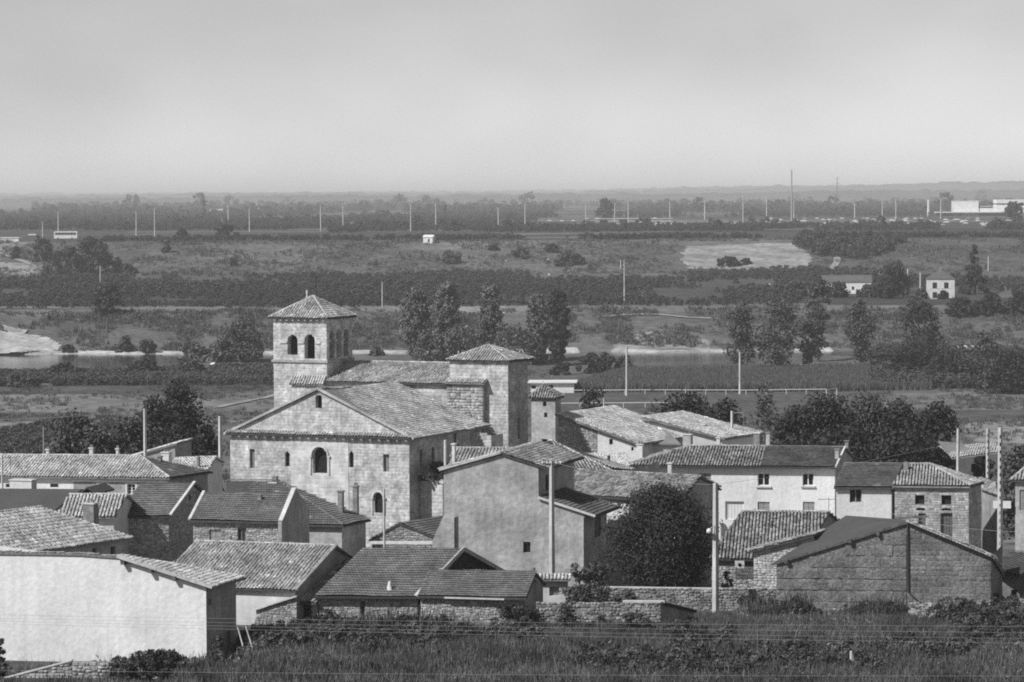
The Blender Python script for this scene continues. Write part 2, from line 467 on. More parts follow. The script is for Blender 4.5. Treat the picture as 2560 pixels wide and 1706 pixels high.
class Bld:
    def __init__(s, name, label, cat, A, YA, B=None, C=None, dY=None, yaw=None, yawn=None, group=None):
        """A: eave corner in the photo at distance YA; B: other end of the eave (same height); C: ridge end over B, dY farther."""
        s.O = P(A[0], A[1], YA)
        s.ze = s.O[2]
        if B is not None and yaw is None:
            b = Pz(B[0], B[1], s.ze)
            s.w = float(np.hypot(*(b - s.O)[:2])); s.e = (b - s.O)[:2] / s.w
        else:
            a = math.radians(yaw); s.e = np.array([math.cos(a), math.sin(a)])
            s.w = None
        if C is not None:
            b = s.O[:2] + s.e * (s.w if s.w else 0)
            if s.w is None: raise ValueError
            c = P(C[0], C[1], b[1] + dY)
            s.h = float(np.hypot(*(c[:2] - b))); s.n = (c[:2] - b) / s.h; s.zr = c[2]
        else:
            a = math.radians(yawn if yawn is not None else -(yaw or 0)); s.n = np.array([math.sin(a), math.cos(a)])
        if s.w is None and B is not None:
            s.w = s.u(B[0], 0, s.ze)
        g = float(zt(s.O[0], s.O[1]))
        s.zb = g - 1.5
        s.root = thing(name, label, cat, (s.O[0], s.O[1], g), group)
        s.stones = []
        s.nst = 0
    def pt(s, u, v, z):
        p = s.O[:2] + s.e * u + s.n * v
        return np.array([p[0], p[1], z])
    def _solve(s, base, d, px):
        k = (px - CX) / F
        q = base - CAM
        return float((k * (q @ FWD) - q @ RGT) / (d @ RGT - k * (d @ FWD)))
    def u(s, px, v, z): return s._solve(s.pt(0, v, z), np.array([s.e[0], s.e[1], 0]), px)
    def v(s, px, u, z): return s._solve(s.pt(u, 0, z), np.array([s.n[0], s.n[1], 0]), px)
    def z(s, py, u, v):
        q = s.pt(u, v, 0) - CAM; d = np.array([0, 0, 1.0]); k = (CY - py) / F
        return float((k * (q @ FWD) - q @ UP) / (d @ UP - k * (d @ FWD)))
    def p(s, u, v, py): return s.pt(u, v, s.z(py, u, v))

    # ---- walls
    def wall(s, name, a, b, top, m, zb=None, holes=(), stones=None, reveal=.28, parent=None, bottom=None):
        """wall from local (u,v) a to b; top: list of (t 0..1, z); holes: dicts with px box or tz box"""
        zb = s.zb if zb is None else zb
        p0, p1 = s.pt(*a, 0)[:2], s.pt(*b, 0)[:2]
        L = float(np.hypot(*(p1 - p0))); d = (p1 - p0) / L
        out = np.array([d[1], -d[0]])
        def W(t, z, dep=0.0):
            q = p0 + d * t - out * dep
            return (q[0], q[1], z)
        bt = bottom or [(0, zb), (1, zb)]
        outer = [(t * L, z) for t, z in bt] + [(t * L, z) for t, z in reversed(top)]
        loops = []
        for h in holes:
            if 'px' in h:
                x0, y0, x1, y1 = h['px']
                def onw(px, py):
                    r = ray(px, py); nn = np.array([out[0], out[1], 0.0])
                    q0 = np.array([p0[0], p0[1], 0])
                    k = ((q0 - CAM) @ nn) / (r @ nn); q = CAM + r * k
                    return float((q[:2] - p0) @ d), float(q[2])
                xm, ym = (x0 + x1) / 2, (y0 + y1) / 2
                tA, tB = onw(x0, ym)[0], onw(x1, ym)[0]
                zA, zB = onw(xm, y1)[1], onw(xm, y0)[1]
            else:
                tA, zA, tB, zB = h['tz']
            if tA > tB: tA, tB = tB, tA
            h['box'] = (tA, zA, tB, zB)
            if h.get('arch'):
                r = (tB - tA) / 2; c = (tA + tB) / 2; zs = zB - r * h.get('rise', 1.0)
                lp = [(tA, zA), (tB, zA)] + [(c + r * math.cos(x), zs + r * h.get('rise', 1.0) * math.sin(x)) for x in np.linspace(0, math.pi, 9)]
            else:
                lp = [(tA, zA), (tB, zA), (tB, zB), (tA, zB)]
            h['loop'] = lp
            loops.append(lp)
        vec = [[Vector((x, z, 0)) for x, z in lp] for lp in [outer] + loops]
        flat = [q for lp in [outer] + loops for q in lp]
        tris = tessellate_polygon(vec)
        V = [W(x, z) for x, z in flat]; Fs = []
        for t in tris:
            q = [flat[i] for i in t]
            ar = (q[1][0] - q[0][0]) * (q[2][1] - q[0][1]) - (q[2][0] - q[0][0]) * (q[1][1] - q[0][1])
            Fs.append(tuple(t) if ar > 0 else tuple(reversed(t)))
        for h, lp in zip(holes, loops):
            b0 = len(V); n = len(lp); rv = h.get('reveal', reveal)
            V += [W(x, z) for x, z in lp] + [W(x, z, rv) for x, z in lp]
            Fs += [(b0 + (i + 1) % n, b0 + i, b0 + n + i, b0 + n + (i + 1) % n) for i in range(n)]
        wo_ = mk(name, V, Fs, m, parent or s.root)
        for h, lp in zip(holes, loops):
            s.fill(h, lp, W, d, out, h.get('reveal', reveal), m)
        if stones:
            s.masonry(wo_, outer, loops, W, d, out, *stones)
        return wo_
    def fill(s, h, lp, W, d, out, rv, wm):
        kind = h.get('fill', 'win'); tA, zA, tB, zB = h['box']
        d3, o3, z3 = np.array([d[0], d[1], 0]), np.array([out[0], out[1], 0]), np.array([0, 0, 1.0])
        def panel(name, m, dep, par=s.root):
            return mk(name, [W(x, z, dep) for x, z in lp], [tuple(range(len(lp)))], m, par)
        def bx(mb, t0, t1, z0, z1, dep, th):
            c = np.array(W((t0 + t1) / 2, (z0 + z1) / 2, dep))
            mb.box(c, d3 * (t1 - t0) / 2, o3 * th / 2, z3 * (z1 - z0) / 2)
        if kind == 'win':
            mb = MB(); f = .07
            for q in ((tA, tA + f, zA, zB), (tB - f, tB, zA, zB)): bx(mb, *q, rv - .05, .06)
            for q in ((tA + f, tB - f, zA, zA + f), (tA + f, tB - f, zB - f, zB)): bx(mb, *q, rv - .05, .06)
            tm = (tA + tB) / 2; bx(mb, tm - .05, tm + .05, zA + f, zB - f, rv - .05, .05)
            if h.get('cross'):
                for k_ in (1, 2):
                    zm = zA + (zB - zA) * k_ / 3
                    bx(mb, tA + f, tm - .05, zm - .025, zm + .025, rv - .05, .04); bx(mb, tm + .05, tB - f, zm - .025, zm + .025, rv - .05, .04)
            o = mb.build('window', M[h.get('frame', 'frame')], s.root)
            panel('pane', M['glass'], rv, o)
            par = o
        elif kind == 'shut':
            o = MB(); tm = (tA + tB) / 2
            r = None
            for q in ((tA + .02, tm - .015), (tm + .015, tB - .02)):
                mb = MB(); bx(mb, q[0], q[1], zA + .02, zB - .02, rv * .5, .05)
                for zz in np.linspace(zA + .15, zB - .15, 4): bx(mb, q[0] + .04, q[1] - .04, zz - .03, zz + .03, rv * .5 - .03, .03)
                r = mb.build('shutter', M[h.get('m', 'woodpale')], s.root)
            panel('pane', M['dark'], rv, r)  # near-black sheet behind the shutters, in place of the unlit room
            par = r
        elif kind == 'door':
            mb = MB(); n = max(2, int((tB - tA) / .25))
            for i in range(n):
                bx(mb, tA + (tB - tA) * i / n + .012, tA + (tB - tA) * (i + 1) / n - .012, zA, min(zB - .02, zB), rv - .04, .06)
            par = mb.build('door', M[h.get('m', 'wood')], s.root)
        elif kind == 'open':
            return
        else:
            par = panel('window', M[kind], rv)  # the dark kind is a near-black sheet standing in for interior shade
        if h.get('sill'):
            mb = MB(); bx(mb, tA - .15, tB + .15, zA - .14, zA - .005, -.05, .24); mb.build('sill', M['cement'], s.root)
        if h.get('surround'):
            mb = MB(); g = h['surround']
            bx(mb, tA - g, tA - .004, zA, zB + g, -.012, .024); bx(mb, tB + .004, tB + g, zA, zB + g, -.012, .024); bx(mb, tA, tB, zB + .004, zB + g, -.012, .024)
            mb.build('surround', M['frame'], s.root)
        if h.get('archivolt'):
            # moulded ring round the arch, standing proud, on two jamb shafts
            g0, g1 = h['archivolt']; r = (tB - tA) / 2; c = (tA + tB) / 2; zs = zB - r
            V, Fs = [], []; k = 14
            for i in range(k + 1):
                a = math.pi * i / k
                for rr, dp in ((r + g0, 0), (r + g0, -.2), (r + g1, -.2), (r + g1, 0)):
                    V.append(W(c + rr * math.cos(a), zs + rr * math.sin(a), dp))
            for i in range(k):
                for j in range(3):
                    Fs.append((i * 4 + j, i * 4 + j + 1, i * 4 + 4 + j + 1, i * 4 + 4 + j))
            mk('archivolt', V, Fs, M['stone_pale'], s.root)
            for sg in (-1, 1):
                mb = MB(); x = c + sg * (r + h.get('colx', .20))
                q = np.array(W(x, 0, -.06))
                mb.tube([(q[0], q[1], zA - .1), (q[0], q[1], zs - .05)], .085, 8)
                mb.build('column', M['stone_pale'], s.root)
                mb = MB(); bx(mb, x - .15, x + .15, zs - .16, zs + .0, -.06, .24); mb.build('capital', M['stone_pale'], s.root)
    def masonry(s, wobj, outer, loops, W, d, out, ch, lmin, lmax, dep, m, nparts=0, jit=.0):
        rng = np.random.default_rng(len(s.stones) + int(abs(outer[0][0] * 7 + outer[0][1] * 13)) + 3)
        z = min(q[1] for q in outer); zmax = max(q[1] for q in outer)
        blocks = []
        while z < zmax:
            hh = ch * rng.uniform(.8, 1.25); zm = z + hh / 2
            if proj(W(outer[0][0], zm))[1] < 1760:
                sp = poly_spans(outer, zm, 1)
                for lp in loops:
                    for a_, b_ in poly_spans(lp, zm, 1):
                        ns = []
                        for x0, x1 in sp:
                            if b_ <= x0 or a_ >= x1: ns.append((x0, x1)); continue
                            if a_ > x0: ns.append((x0, a_))
                            if b_ < x1: ns.append((b_, x1))
                        sp = ns
                for x0, x1 in sp:
                    x = x0 + .01
                    while x < x1 - .08:
                        ln = min(rng.uniform(lmin, lmax), x1 - x)
                        if x1 - x - ln < lmin * .5: ln = x1 - x
                        blocks.append((x + ln / 2, zm + rng.normal(0, jit), ln - .018, hh - .018, dep * rng.uniform(.5, 1.3)))
                        x += ln
            z += hh
        if jit:
            blocks = [b for b in blocks if rng.random() > .06]
        s.stones.append((wobj, blocks, W, d, out, m, nparts))
    def finish(s):
        """the largest stones as parts, the rest joined"""
        for wobj, blocks, W, d, out, m, nparts in s.stones:
            blocks = sorted(blocks, key=lambda b: -b[2] * b[3])
            ub = bpy.data.meshes.get('stone_' + m.name)
            if ub is None:
                ub = unit_block().copy(); ub.name = 'stone_' + m.name; ub.materials.append(m)
            k = max(0, min(nparts, 300 - s.nst)); s.nst += k
            for b in blocks[:k]:
                c = W(b[0], b[1])
                o = bpy.data.objects.new('stone', ub); COL.objects.link(o); o.parent = wobj
                o.matrix_local = Matrix(((d[0] * b[2], out[0] * b[4], 0, c[0]), (d[1] * b[2], out[1] * b[4], 0, c[1]), (0, 0, b[3], c[2]), (0, 0, 0, 1)))
            rest = blocks[k:]
            if rest:
                B = np.array(rest); n = len(B)
                i_ = .04
                T = np.array([[-.5, 0, -.5], [.5, 0, -.5], [.5, 0, .5], [-.5, 0, .5], [-.5 + i_, 1, -.5 + 2 * i_], [.5 - i_, 1, -.5 + 2 * i_], [.5 - i_, 1, .5 - 2 * i_], [-.5 + i_, 1, .5 - 2 * i_]])
                tt = B[:, None, 0] + T[None, :, 0] * B[:, None, 2]
                zz = B[:, None, 1] + T[None, :, 2] * B[:, None, 3]
                oo = T[None, :, 1] * B[:, None, 4]
                p0 = np.array(W(0, 0))[:2]
                V = np.stack([p0[0] + d[0] * tt + out[0] * oo, p0[1] + d[1] * tt + out[1] * oo, zz], -1).reshape(-1, 3)
                Fq = np.array([(4, 7, 6, 5), (0, 4, 5, 1), (1, 5, 6, 2), (2, 6, 7, 3), (3, 7, 4, 0)])[:, ::-1]
                Q = (np.arange(n)[:, None, None] * 8 + Fq[None]).reshape(-1, 4)
                me = quadmesh('masonry', V, Q)
                tag(link('masonry', me, wobj, m), kind='stuff')
        s.stones = []

    # ---- roofs
    def roof(s, poly, kind='canal', name='roof', m=None, thick=.14, parent=None, world=False):
        """poly: local (u,v,z) or world points; the first edge is the eave"""
        Pw = [np.asarray(q, float) if world else s.pt(*q) for q in poly]
        ex = Pw[1] - Pw[0]; ex /= np.linalg.norm(ex)
        nn = np.zeros(3)
        for i in range(1, len(Pw) - 1): nn += np.cross(Pw[i] - Pw[0], Pw[i + 1] - Pw[0])
        nn /= np.linalg.norm(nn)
        flip = nn[2] < 0
        if flip: nn = -nn
        ey = np.cross(nn, ex)
        if sum((q - Pw[0]) @ ey for q in Pw) < 0: ey = -ey
        n = len(Pw); dn = np.array([0, 0, -thick])
        V = Pw + [q + dn for q in Pw]
        order = list(range(n))
        Fs = [tuple(order[::-1] if flip else order), tuple(n + i for i in (order if flip else order[::-1]))]
        Fs += [(i, n + i, n + (i + 1) % n, (i + 1) % n) if not flip else ((i + 1) % n, n + (i + 1) % n, n + i, i) for i in range(n)]
        base = {'canal': 'under', 'canal_pale': 'under_pale', 'canal_dark': 'under', 'flat': 'under', 'flat_grey': 'under', 'felt': 'felt', 'cement': 'cement'}[kind]
        ro = mk(name, V, Fs, M[base], parent or s.root)
        if kind in ('felt', 'cement'):
            return ro
        p2 = [((q - Pw[0]) @ ex, (q - Pw[0]) @ ey) for q in Pw]
        rng = np.random.default_rng(int(abs(Pw[0][0] * 31 + Pw[0][1] * 17)) + 1)
        if kind.startswith('canal'):
            sp, ex_l, tl, r0 = .275, .36, .46, .105
            cols = []
            for k in range(int((max(q[0] for q in p2) - min(q[0] for q in p2)) / sp) + 1):
                c = min(q[0] for q in p2) + sp * (k + .5)
                for a_, b_ in poly_spans(p2, c, 0):
                    v0 = np.arange(a_ - .05, b_ - .12, ex_l)
                    cols.append(np.stack([np.full(len(v0), c), v0, np.minimum(v0 + tl, b_ + .02)], 1))
            if not cols: return ro
            T = np.concatenate(cols); N_ = len(T)
            T[:, 0] += rng.normal(0, .012, N_); j = rng.normal(0, .025, N_); T[:, 1] += j
            sk = rng.normal(0, .012, N_); lift = .03 + rng.normal(0, .012, N_)
            ang = np.linspace(0, math.pi, 5)
            A = []
            for vv, rad, hh, sh in ((T[:, 1], r0, lift + .02, -sk), (T[:, 2], r0 * .8, np.full(N_, -.005), sk)):
                for a in ang:
                    A.append(Pw[0] + np.outer(T[:, 0] + sh + rad * math.cos(a), ex) + np.outer(vv, ey) + np.outer(hh + rad * .85 * math.sin(a), nn))
            V = np.stack(A, 1).reshape(-1, 3)
            fq = np.array([(i, i + 1, 6 + i, 5 + i) for i in range(4)] + [(4, 3, 1, 0)])
            Q = (np.arange(N_)[:, None, None] * 10 + fq[None]).reshape(-1, 4)
        else:
            exl, tw = .37, .24
            rows = []
            vmin, vmax = min(q[1] for q in p2), max(q[1] for q in p2)
            for r in range(int((vmax - vmin) / exl) + 1):
                v0 = vmin + r * exl
                for a_, b_ in poly_spans(p2, min(v0 + exl * .5, vmax - .01), 1):
                    us = np.arange(a_, b_ - .03, tw)
                    rows.append(np.stack([us, np.minimum(us + tw - .008, b_), np.full(len(us), v0), np.full(len(us), min(v0 + exl + .04, vmax))], 1))
            T = np.concatenate(rows); N_ = len(T)
            lf = .075 + rng.normal(0, .008, N_)
            def pnt(u_, v_, h_): return Pw[0] + np.outer(u_, ex) + np.outer(v_, ey) + np.outer(h_, nn)
            z0 = np.full(N_, .006)
            um = T[:, 0] * .7 + T[:, 1] * .3
            A = [pnt(T[:, 0], T[:, 2], lf * .8), pnt(um, T[:, 2], lf * 1.25), pnt(T[:, 1], T[:, 2], lf * .8), pnt(T[:, 0], T[:, 3], z0), pnt(um, T[:, 3], z0 + .02), pnt(T[:, 1], T[:, 3], z0)]
            V = np.stack(A, 1).reshape(-1, 3)
            fq = np.array([(0, 1, 4, 3), (1, 2, 5, 4)])
            Q = (np.arange(N_)[:, None, None] * 6 + fq[None]).reshape(-1, 4)
        lu, lv = (V - Pw[0]) @ ex, (V - Pw[0]) @ ey
        sg_ = .10 * vnoise(lu + Pw[0][0], lv, 2.6, 5) + .05 * vnoise(lu + Pw[0][1], lv, .9, 6)
        V = V + np.outer(sg_, nn)
        me = quadmesh('roof_tiles', V, Q)
        tm = m or M[kind]
        tag(link('roof_tiles', me, ro, tm), kind='stuff')
        return ro
    def ridge(s, p, q, m='ridge', r=.13, world=True, step=.40):
        p, q = np.asarray(p, float), np.asarray(q, float)
        d = q - p; L = np.linalg.norm(d); d /= L
        sd = np.cross((0, 0, 1), d); sd /= np.linalg.norm(sd); up = np.cross(d, sd)
        me = ridge_mesh(M[m])
        n = max(1, int(L / step)); st = L / n
        for i in range(n):
            c = p + d * st * i + up * .02
            o = bpy.data.objects.new('ridge_tile', me); COL.objects.link(o); setpar(o, s.root)
            rr = r * random.uniform(.9, 1.12)
            x, y, z_ = d * st * 1.06, sd * rr, up * rr
            o.matrix_basis = Matrix(((x[0], y[0], z_[0], c[0]), (x[1], y[1], z_[1], c[1]), (x[2], y[2], z_[2], c[2]), (0, 0, 0, 1)))
    def bar(s, name, p, q, wd, ht, m, up=(0, 0, 1)):
        return MB().bar(p, q, wd, ht, up).build(name, M[m], s.root)
    def chimney(s, x0, x1, y0, y1, Y, m='brick', cap='cement', base=None, depth=None, pot=False):
        """stack seen between photo columns x0..x1 and rows y0 (top) .. y1 at distance Y"""
        xm = (x0 + x1) / 2
        c = P(xm, y1, Y); top = P(xm, y0, Y)
        wd = (x1 - x0) * Y / F
        dp = depth or max(wd * .8, .35)
        ang = -.32
        e, n = np.array([math.cos(ang), math.sin(ang), 0]), np.array([-math.sin(ang), math.cos(ang), 0])
        wd = max(wd - dp * math.sin(.32) * .8, wd * .62)
        c = c + n * dp * .3
        hh = top[2] - c[2]
        z3 = np.array([0, 0, 1.0])
        mb = MB().box(c + z3 * (hh / 2 - .35), e * wd / 2, n * dp / 2, z3 * (hh / 2 + .35))
        st = mb.build('chimney', M[m], s.root)
        if cap:
            MB().box(c + z3 * (hh + .05), e * (wd / 2 + .07), n * (dp / 2 + .07), z3 * .05).build('cap', M[cap], st)
            for k in (-.22, .22):
                MB().lathe(c + e * wd * k + z3 * (hh + .10), [(.09, 0), (.08, .22), (.10, .26)], 8).build('pot', M['brick'], st) if pot else None
        if base:
            fl = c + z3 * (base[0]) - n * (dp / 2 + .25)
            MB().box(c - n * .1 + z3 * .02, e * (wd / 2 + .22), (n * (dp / 2 + .4) - z3 * .2), np.cross(e, n) * .04 + n * .02).build('flashing', M['cement'], st)
        return st

    def gable_walls(s, m, zb=None, front=(), right=(), oh=.35, os=.18, stones=None, mr=None, left=True, rstones=None):
        """four walls of a house with ridge along u"""
        w, h = s.w, s.h
        sl = (s.zr - s.ze) / h
        zf = s.ze + oh * sl - .10
        d = 2 * h - oh
        s.wall('wall', (os, oh), (w - os, oh), [(0, zf), (1, zf)], M[m], zb, list(front), stones)
        hm = (h - oh) / (d - oh)
        s.wall('gable_wall', (w - os, oh), (w - os, d), [(0, zf), (hm, s.zr - .10), (1, zf)], M[mr or m], zb, list(right), rstones)
        s.wall('wall', (w - os, d), (os, d), [(0, zf), (1, zf)], M[m], zb)
        s.wall('gable_wall', (os, d), (os, oh), [(0, zf), (1 - hm, s.zr - .10), (1, zf)], M[m], zb)
    def gable_roof(s, kind, ridge=True, kind2=None, rm='ridge'):
        w, h = s.w, s.h
        s.roof([(0, 0, s.ze), (w, 0, s.ze), (w, h, s.zr), (0, h, s.zr)], kind)
        s.roof([(w, 2 * h, s.ze), (0, 2 * h, s.ze), (0, h + .02, s.zr - .004), (w, h + .02, s.zr - .004)], kind2 or kind)
        if ridge: s.ridge(s.pt(0, h, s.zr + .04), s.pt(w, h, s.zr + .04), rm)
# ------------------------------------------------------------------ ground, water, tracks
def vnoise(X, Y, s, seed):
    """smooth value noise, vectorised"""
    x, y = X / s + seed * 17.3, Y / s + seed * 9.1
    xi, yi = np.floor(x).astype(np.int64), np.floor(y).astype(np.int64)
    fx, fy = x - xi, y - yi
    fx, fy = fx * fx * (3 - 2 * fx), fy * fy * (3 - 2 * fy)
    def h(i, j):
        n = (i * 374761393 + j * 668265263 + seed * 1442695) & 0x7fffffff
        n = (n ^ (n >> 13)) * 1274126177 & 0x7fffffff
        return (n & 0xffff) / 65535.0
    return (h(xi, yi) * (1 - fx) + h(xi + 1, yi) * fx) * (1 - fy) + (h(xi, yi + 1) * (1 - fx) + h(xi + 1, yi + 1) * fx) * fy
def inpoly(X, Y, poly):
    r = np.zeros(X.shape, bool); n = len(poly)
    for i in range(n):
        x0, y0 = poly[i]; x1, y1 = poly[(i + 1) % n]
        c = (y0 > Y) != (y1 > Y)
        with np.errstate(divide='ignore', invalid='ignore'):
            r ^= c & (X < (x1 - x0) * (Y - y0) / (y1 - y0) + x0)
    return r
def gpoly(px):
    return [tuple(G(x, y)[:2]) for x, y in px]

rowsY = np.concatenate([np.linspace(-60, 180, 25), np.linspace(184, 480, 240), np.linspace(482, 1150, 480), np.linspace(1152, 1700, 260),
                        np.exp(np.linspace(math.log(1705), math.log(32000), 150))])
cols = np.linspace(-1.15, 1.15, 420) * (1280 / F) * 1.35
GX = np.outer(np.maximum(rowsY, 260) , cols); GYY = np.repeat(rowsY[:, None], len(cols), 1)
GZ = zt(GX, GYY)
n1, n2, n3 = vnoise(GX, GYY * .5, 14, 1), vnoise(GX, GYY * .4, 46, 2), vnoise(GX, GYY, 4, 3)
n4 = vnoise(GX, GYY * .25, 22, 4)
tone = np.interp(GYY, [190, 238, 245, 330, 420, 600, 640, 760, 830, 900, 975, 1035, 1052, 1060, 1465, 1475, 1600, 1640, 2400, 9000],
                 [.055, .075, .16, .14, .12, .12, .10, .09, .09, .11, .12, .10, .16, .05, .08, .09, .10, .055, .06, .08])
tone = tone * (.68 + .35 * n1 + .30 * n2 + .12 * n3)
jx, jy = GX + 5 * (n1 - .5) + 3 * (n3 - .5), GYY + 8 * (n1 - .5) + 4 * (n3 - .5)
ZN = [  # (photo outline on the ground, tone, patchiness)
    ([(-200, 985), (560, 980), (600, 1000), (560, 1022), (-200, 1034)], .17, .2),
    ([(-200, 1060), (120, 1056), (330, 1066), (300, 1090), (-200, 1130)], .20, .2),
    ([(-200, 938), (700, 930), (700, 985), (-200, 988)], .075, .3),
    ([(540, 985), (700, 975), (700, 1040), (560, 1060)], .14, .2),
    ([(2395, 1055), (2700, 1052), (2700, 1110), (2440, 1105)], .24, .12),
    ([(2150, 985), (2700, 975), (2700, 1022), (2250, 1030)], .14, .2),
    ([(2150, 1030), (2700, 1024), (2700, 1050), (2300, 1056)], .08, .2),
    ([(1380, 978), (2200, 975), (2200, 1060), (1380, 1062)], .085, .12),
    ([(-200, 772), (640, 776), (980, 778), (1320, 773), (1320, 764), (-200, 768)], .19, .25),
    ([(1450, 762), (2060, 758), (2060, 764), (1450, 769)], .15, .2),
    ([(1540, 835), (1640, 828), (1770, 850), (1790, 876), (1540, 880)], .24, .6),
    ([(480, 785), (640, 790), (660, 800), (460, 806)], .15, .5),
    ([(960, 770), (1130, 772), (1120, 790), (960, 790)], .17, .4),
    ([(200, 615), (560, 612), (900, 612), (1010, 640), (700, 655), (300, 640)], .12, .35),
    ([(950, 607), (1700, 598), (1980, 596), (1980, 612), (1400, 616), (960, 625)], .13, .25),
    ([(1080, 660), (1500, 655), (1700, 690), (1100, 700)], .115, .35),
    ([(2190, 645), (2280, 612), (2700, 600), (2700, 690), (2180, 692)], .095, .25),
    ([(-200, 640), (110, 660), (90, 690), (-200, 695)], .26, .15),
    ([(-200, 600), (110, 605), (40, 628), (-200, 640)], .17, .3),
    ([(2500, 745), (2700, 740), (2700, 690), (2480, 694)], .12, .3),
]
for px, v, pt_ in ZN:
    inside = inpoly(jx, jy, gpoly(px))
    tone = np.where(inside, v * (1 + pt_ * ((n1 + n2 + n3) / 1.5 - 1) * 2), tone)
# orchard rows far out on the plain show as darker and paler strips
far = GYY > 1650
st_ = vnoise(GX * .25, GYY, 60, 6)
tone = np.where(far, np.where(st_ > .74, .15, np.where(st_ < .3, .045, tone)), tone)
tone = np.clip(tone, .02, .6)
nr, nc = GX.shape
idx = np.arange(nr * nc).reshape(nr, nc)
Q = np.stack([idx[:-1, :-1], idx[:-1, 1:], idx[1:, 1:], idx[1:, :-1]], -1).reshape(-1, 4)
me = quadmesh('ground', np.stack([GX, GYY, GZ], -1).reshape(-1, 3), Q, ('tone', tone.ravel()), True)
tag(link('ground', me, None, mat('ground_soil_and_grass', .1, .35, .45, .6, attr='tone', stain=.2, ssc=.09)), kind='structure')

# river
def water_mat():
    m = bpy.data.materials.new('river_water'); m.use_nodes = True
    t = m.node_tree; b = t.nodes['Principled BSDF']
    b.inputs['Base Color'].default_value = (.035, .035, .035, 1); b.inputs['Roughness'].default_value = .08; b.inputs['IOR'].default_value = 1.33
    nz_ = t.nodes.new('ShaderNodeTexNoise'); g_ = t.nodes.new('ShaderNodeNewGeometry'); mp_ = t.nodes.new('ShaderNodeMapping')
    mp_.inputs['Scale'].default_value = (.25, 1.2, 1); nz_.inputs['Scale'].default_value = .6; nz_.inputs['Detail'].default_value = 4
    bu = t.nodes.new('ShaderNodeBump'); bu.inputs['Strength'].default_value = .10; bu.inputs['Distance'].default_value = .25
    t.links.new(g_.outputs['Position'], mp_.inputs[0]); t.links.new(mp_.outputs[0], nz_.inputs['Vector'])
    t.links.new(nz_.outputs['Fac'], bu.inputs['Height']); t.links.new(bu.outputs[0], b.inputs['Normal'])
    return m
zw = CAM[2] - WATER_H
tag(mk('river', [(-420, 838, zw), (420, 838, zw), (420, 985, zw), (-420, 985, zw)], [(0, 1, 2, 3)], water_mat()), kind='structure')

def patch(name, px, m, cell, off, zf=None, kind='structure', jit=1.0, world=None):
    """ground patch draped over the terrain, ragged edge"""
    pl = np.array(world if world is not None else gpoly(px))
    x0, y0 = pl.min(0) - cell; x1, y1 = pl.max(0) + cell
    xs, ys = np.arange(x0, x1, cell), np.arange(y0, y1, cell)
    X, Y = np.meshgrid(xs, ys)
    jx_, jy_ = X + jit * 4 * (vnoise(X, Y, 6, 8) - .5), Y + jit * 8 * (vnoise(X, Y, 7, 9) - .5)
    keep = inpoly(jx_[:-1, :-1] + cell / 2, jy_[:-1, :-1] + cell / 2, [tuple(q) for q in pl])
    Z = zt(X, Y) + off + (zf(X, Y) if zf else 0)
    id_ = np.arange(X.size).reshape(X.shape)
    Q_ = np.stack([id_[:-1, :-1], id_[:-1, 1:], id_[1:, 1:], id_[1:, :-1]], -1)[keep]
    me_ = quadmesh(name, np.stack([X, Y, Z], -1).reshape(-1, 3), Q_, None, True)
    return tag(link(name, me_, None, m), kind=kind)
gravel = mat('pale_river_gravel', .40, .35, .5, .8, stain=.35, ssc=.12)
sand = mat('pale_sand', .27, .3, .35, .8, stain=.32, ssc=.09)
dirt = mat('pale_dirt_track', .27, .2, .5, .3, stain=.2, ssc=.1)
asph = mat('road_surface', .20, .1, .5, .2, stain=.1)
# shoreline gravel: a low bar along the far bank
xs_ = np.linspace(-300, 300, 500)
fbv = far_bank(xs_, np.full_like(xs_, 970))
wid = 1.0 + 2.4 * vnoise(xs_, xs_ * 0, 16, 3) + 3.0 * (vnoise(xs_, xs_ * 0, 40, 5) > .55)
wid = np.where((xs_ > 20) & (vnoise(xs_, xs_ * 0, 11, 9) < .45), .15, wid)
wid = np.where((xs_ > -62) & (xs_ < -20), wid * 1.2, wid)
lowv = np.where(wid < .3, -.5, .55)
V = np.concatenate([np.stack([xs_, fbv - 3.0, np.full_like(xs_, zw - .2)], 1), np.stack([xs_, fbv, zw + lowv], 1),
                    np.stack([xs_, fbv + wid, np.where(wid < .3, zw - .4, np.maximum(zt(xs_, fbv + wid) + .1, zw + .7))], 1)])
n_ = len(xs_)
Q_ = np.array([(r * n_ + i, r * n_ + i + 1, (r + 1) * n_ + i + 1, (r + 1) * n_ + i) for r in range(2) for i in range(n_ - 1)])
tag(link('river_shore', quadmesh('river_shore', V, Q_, None, True), None, gravel), kind='structure')
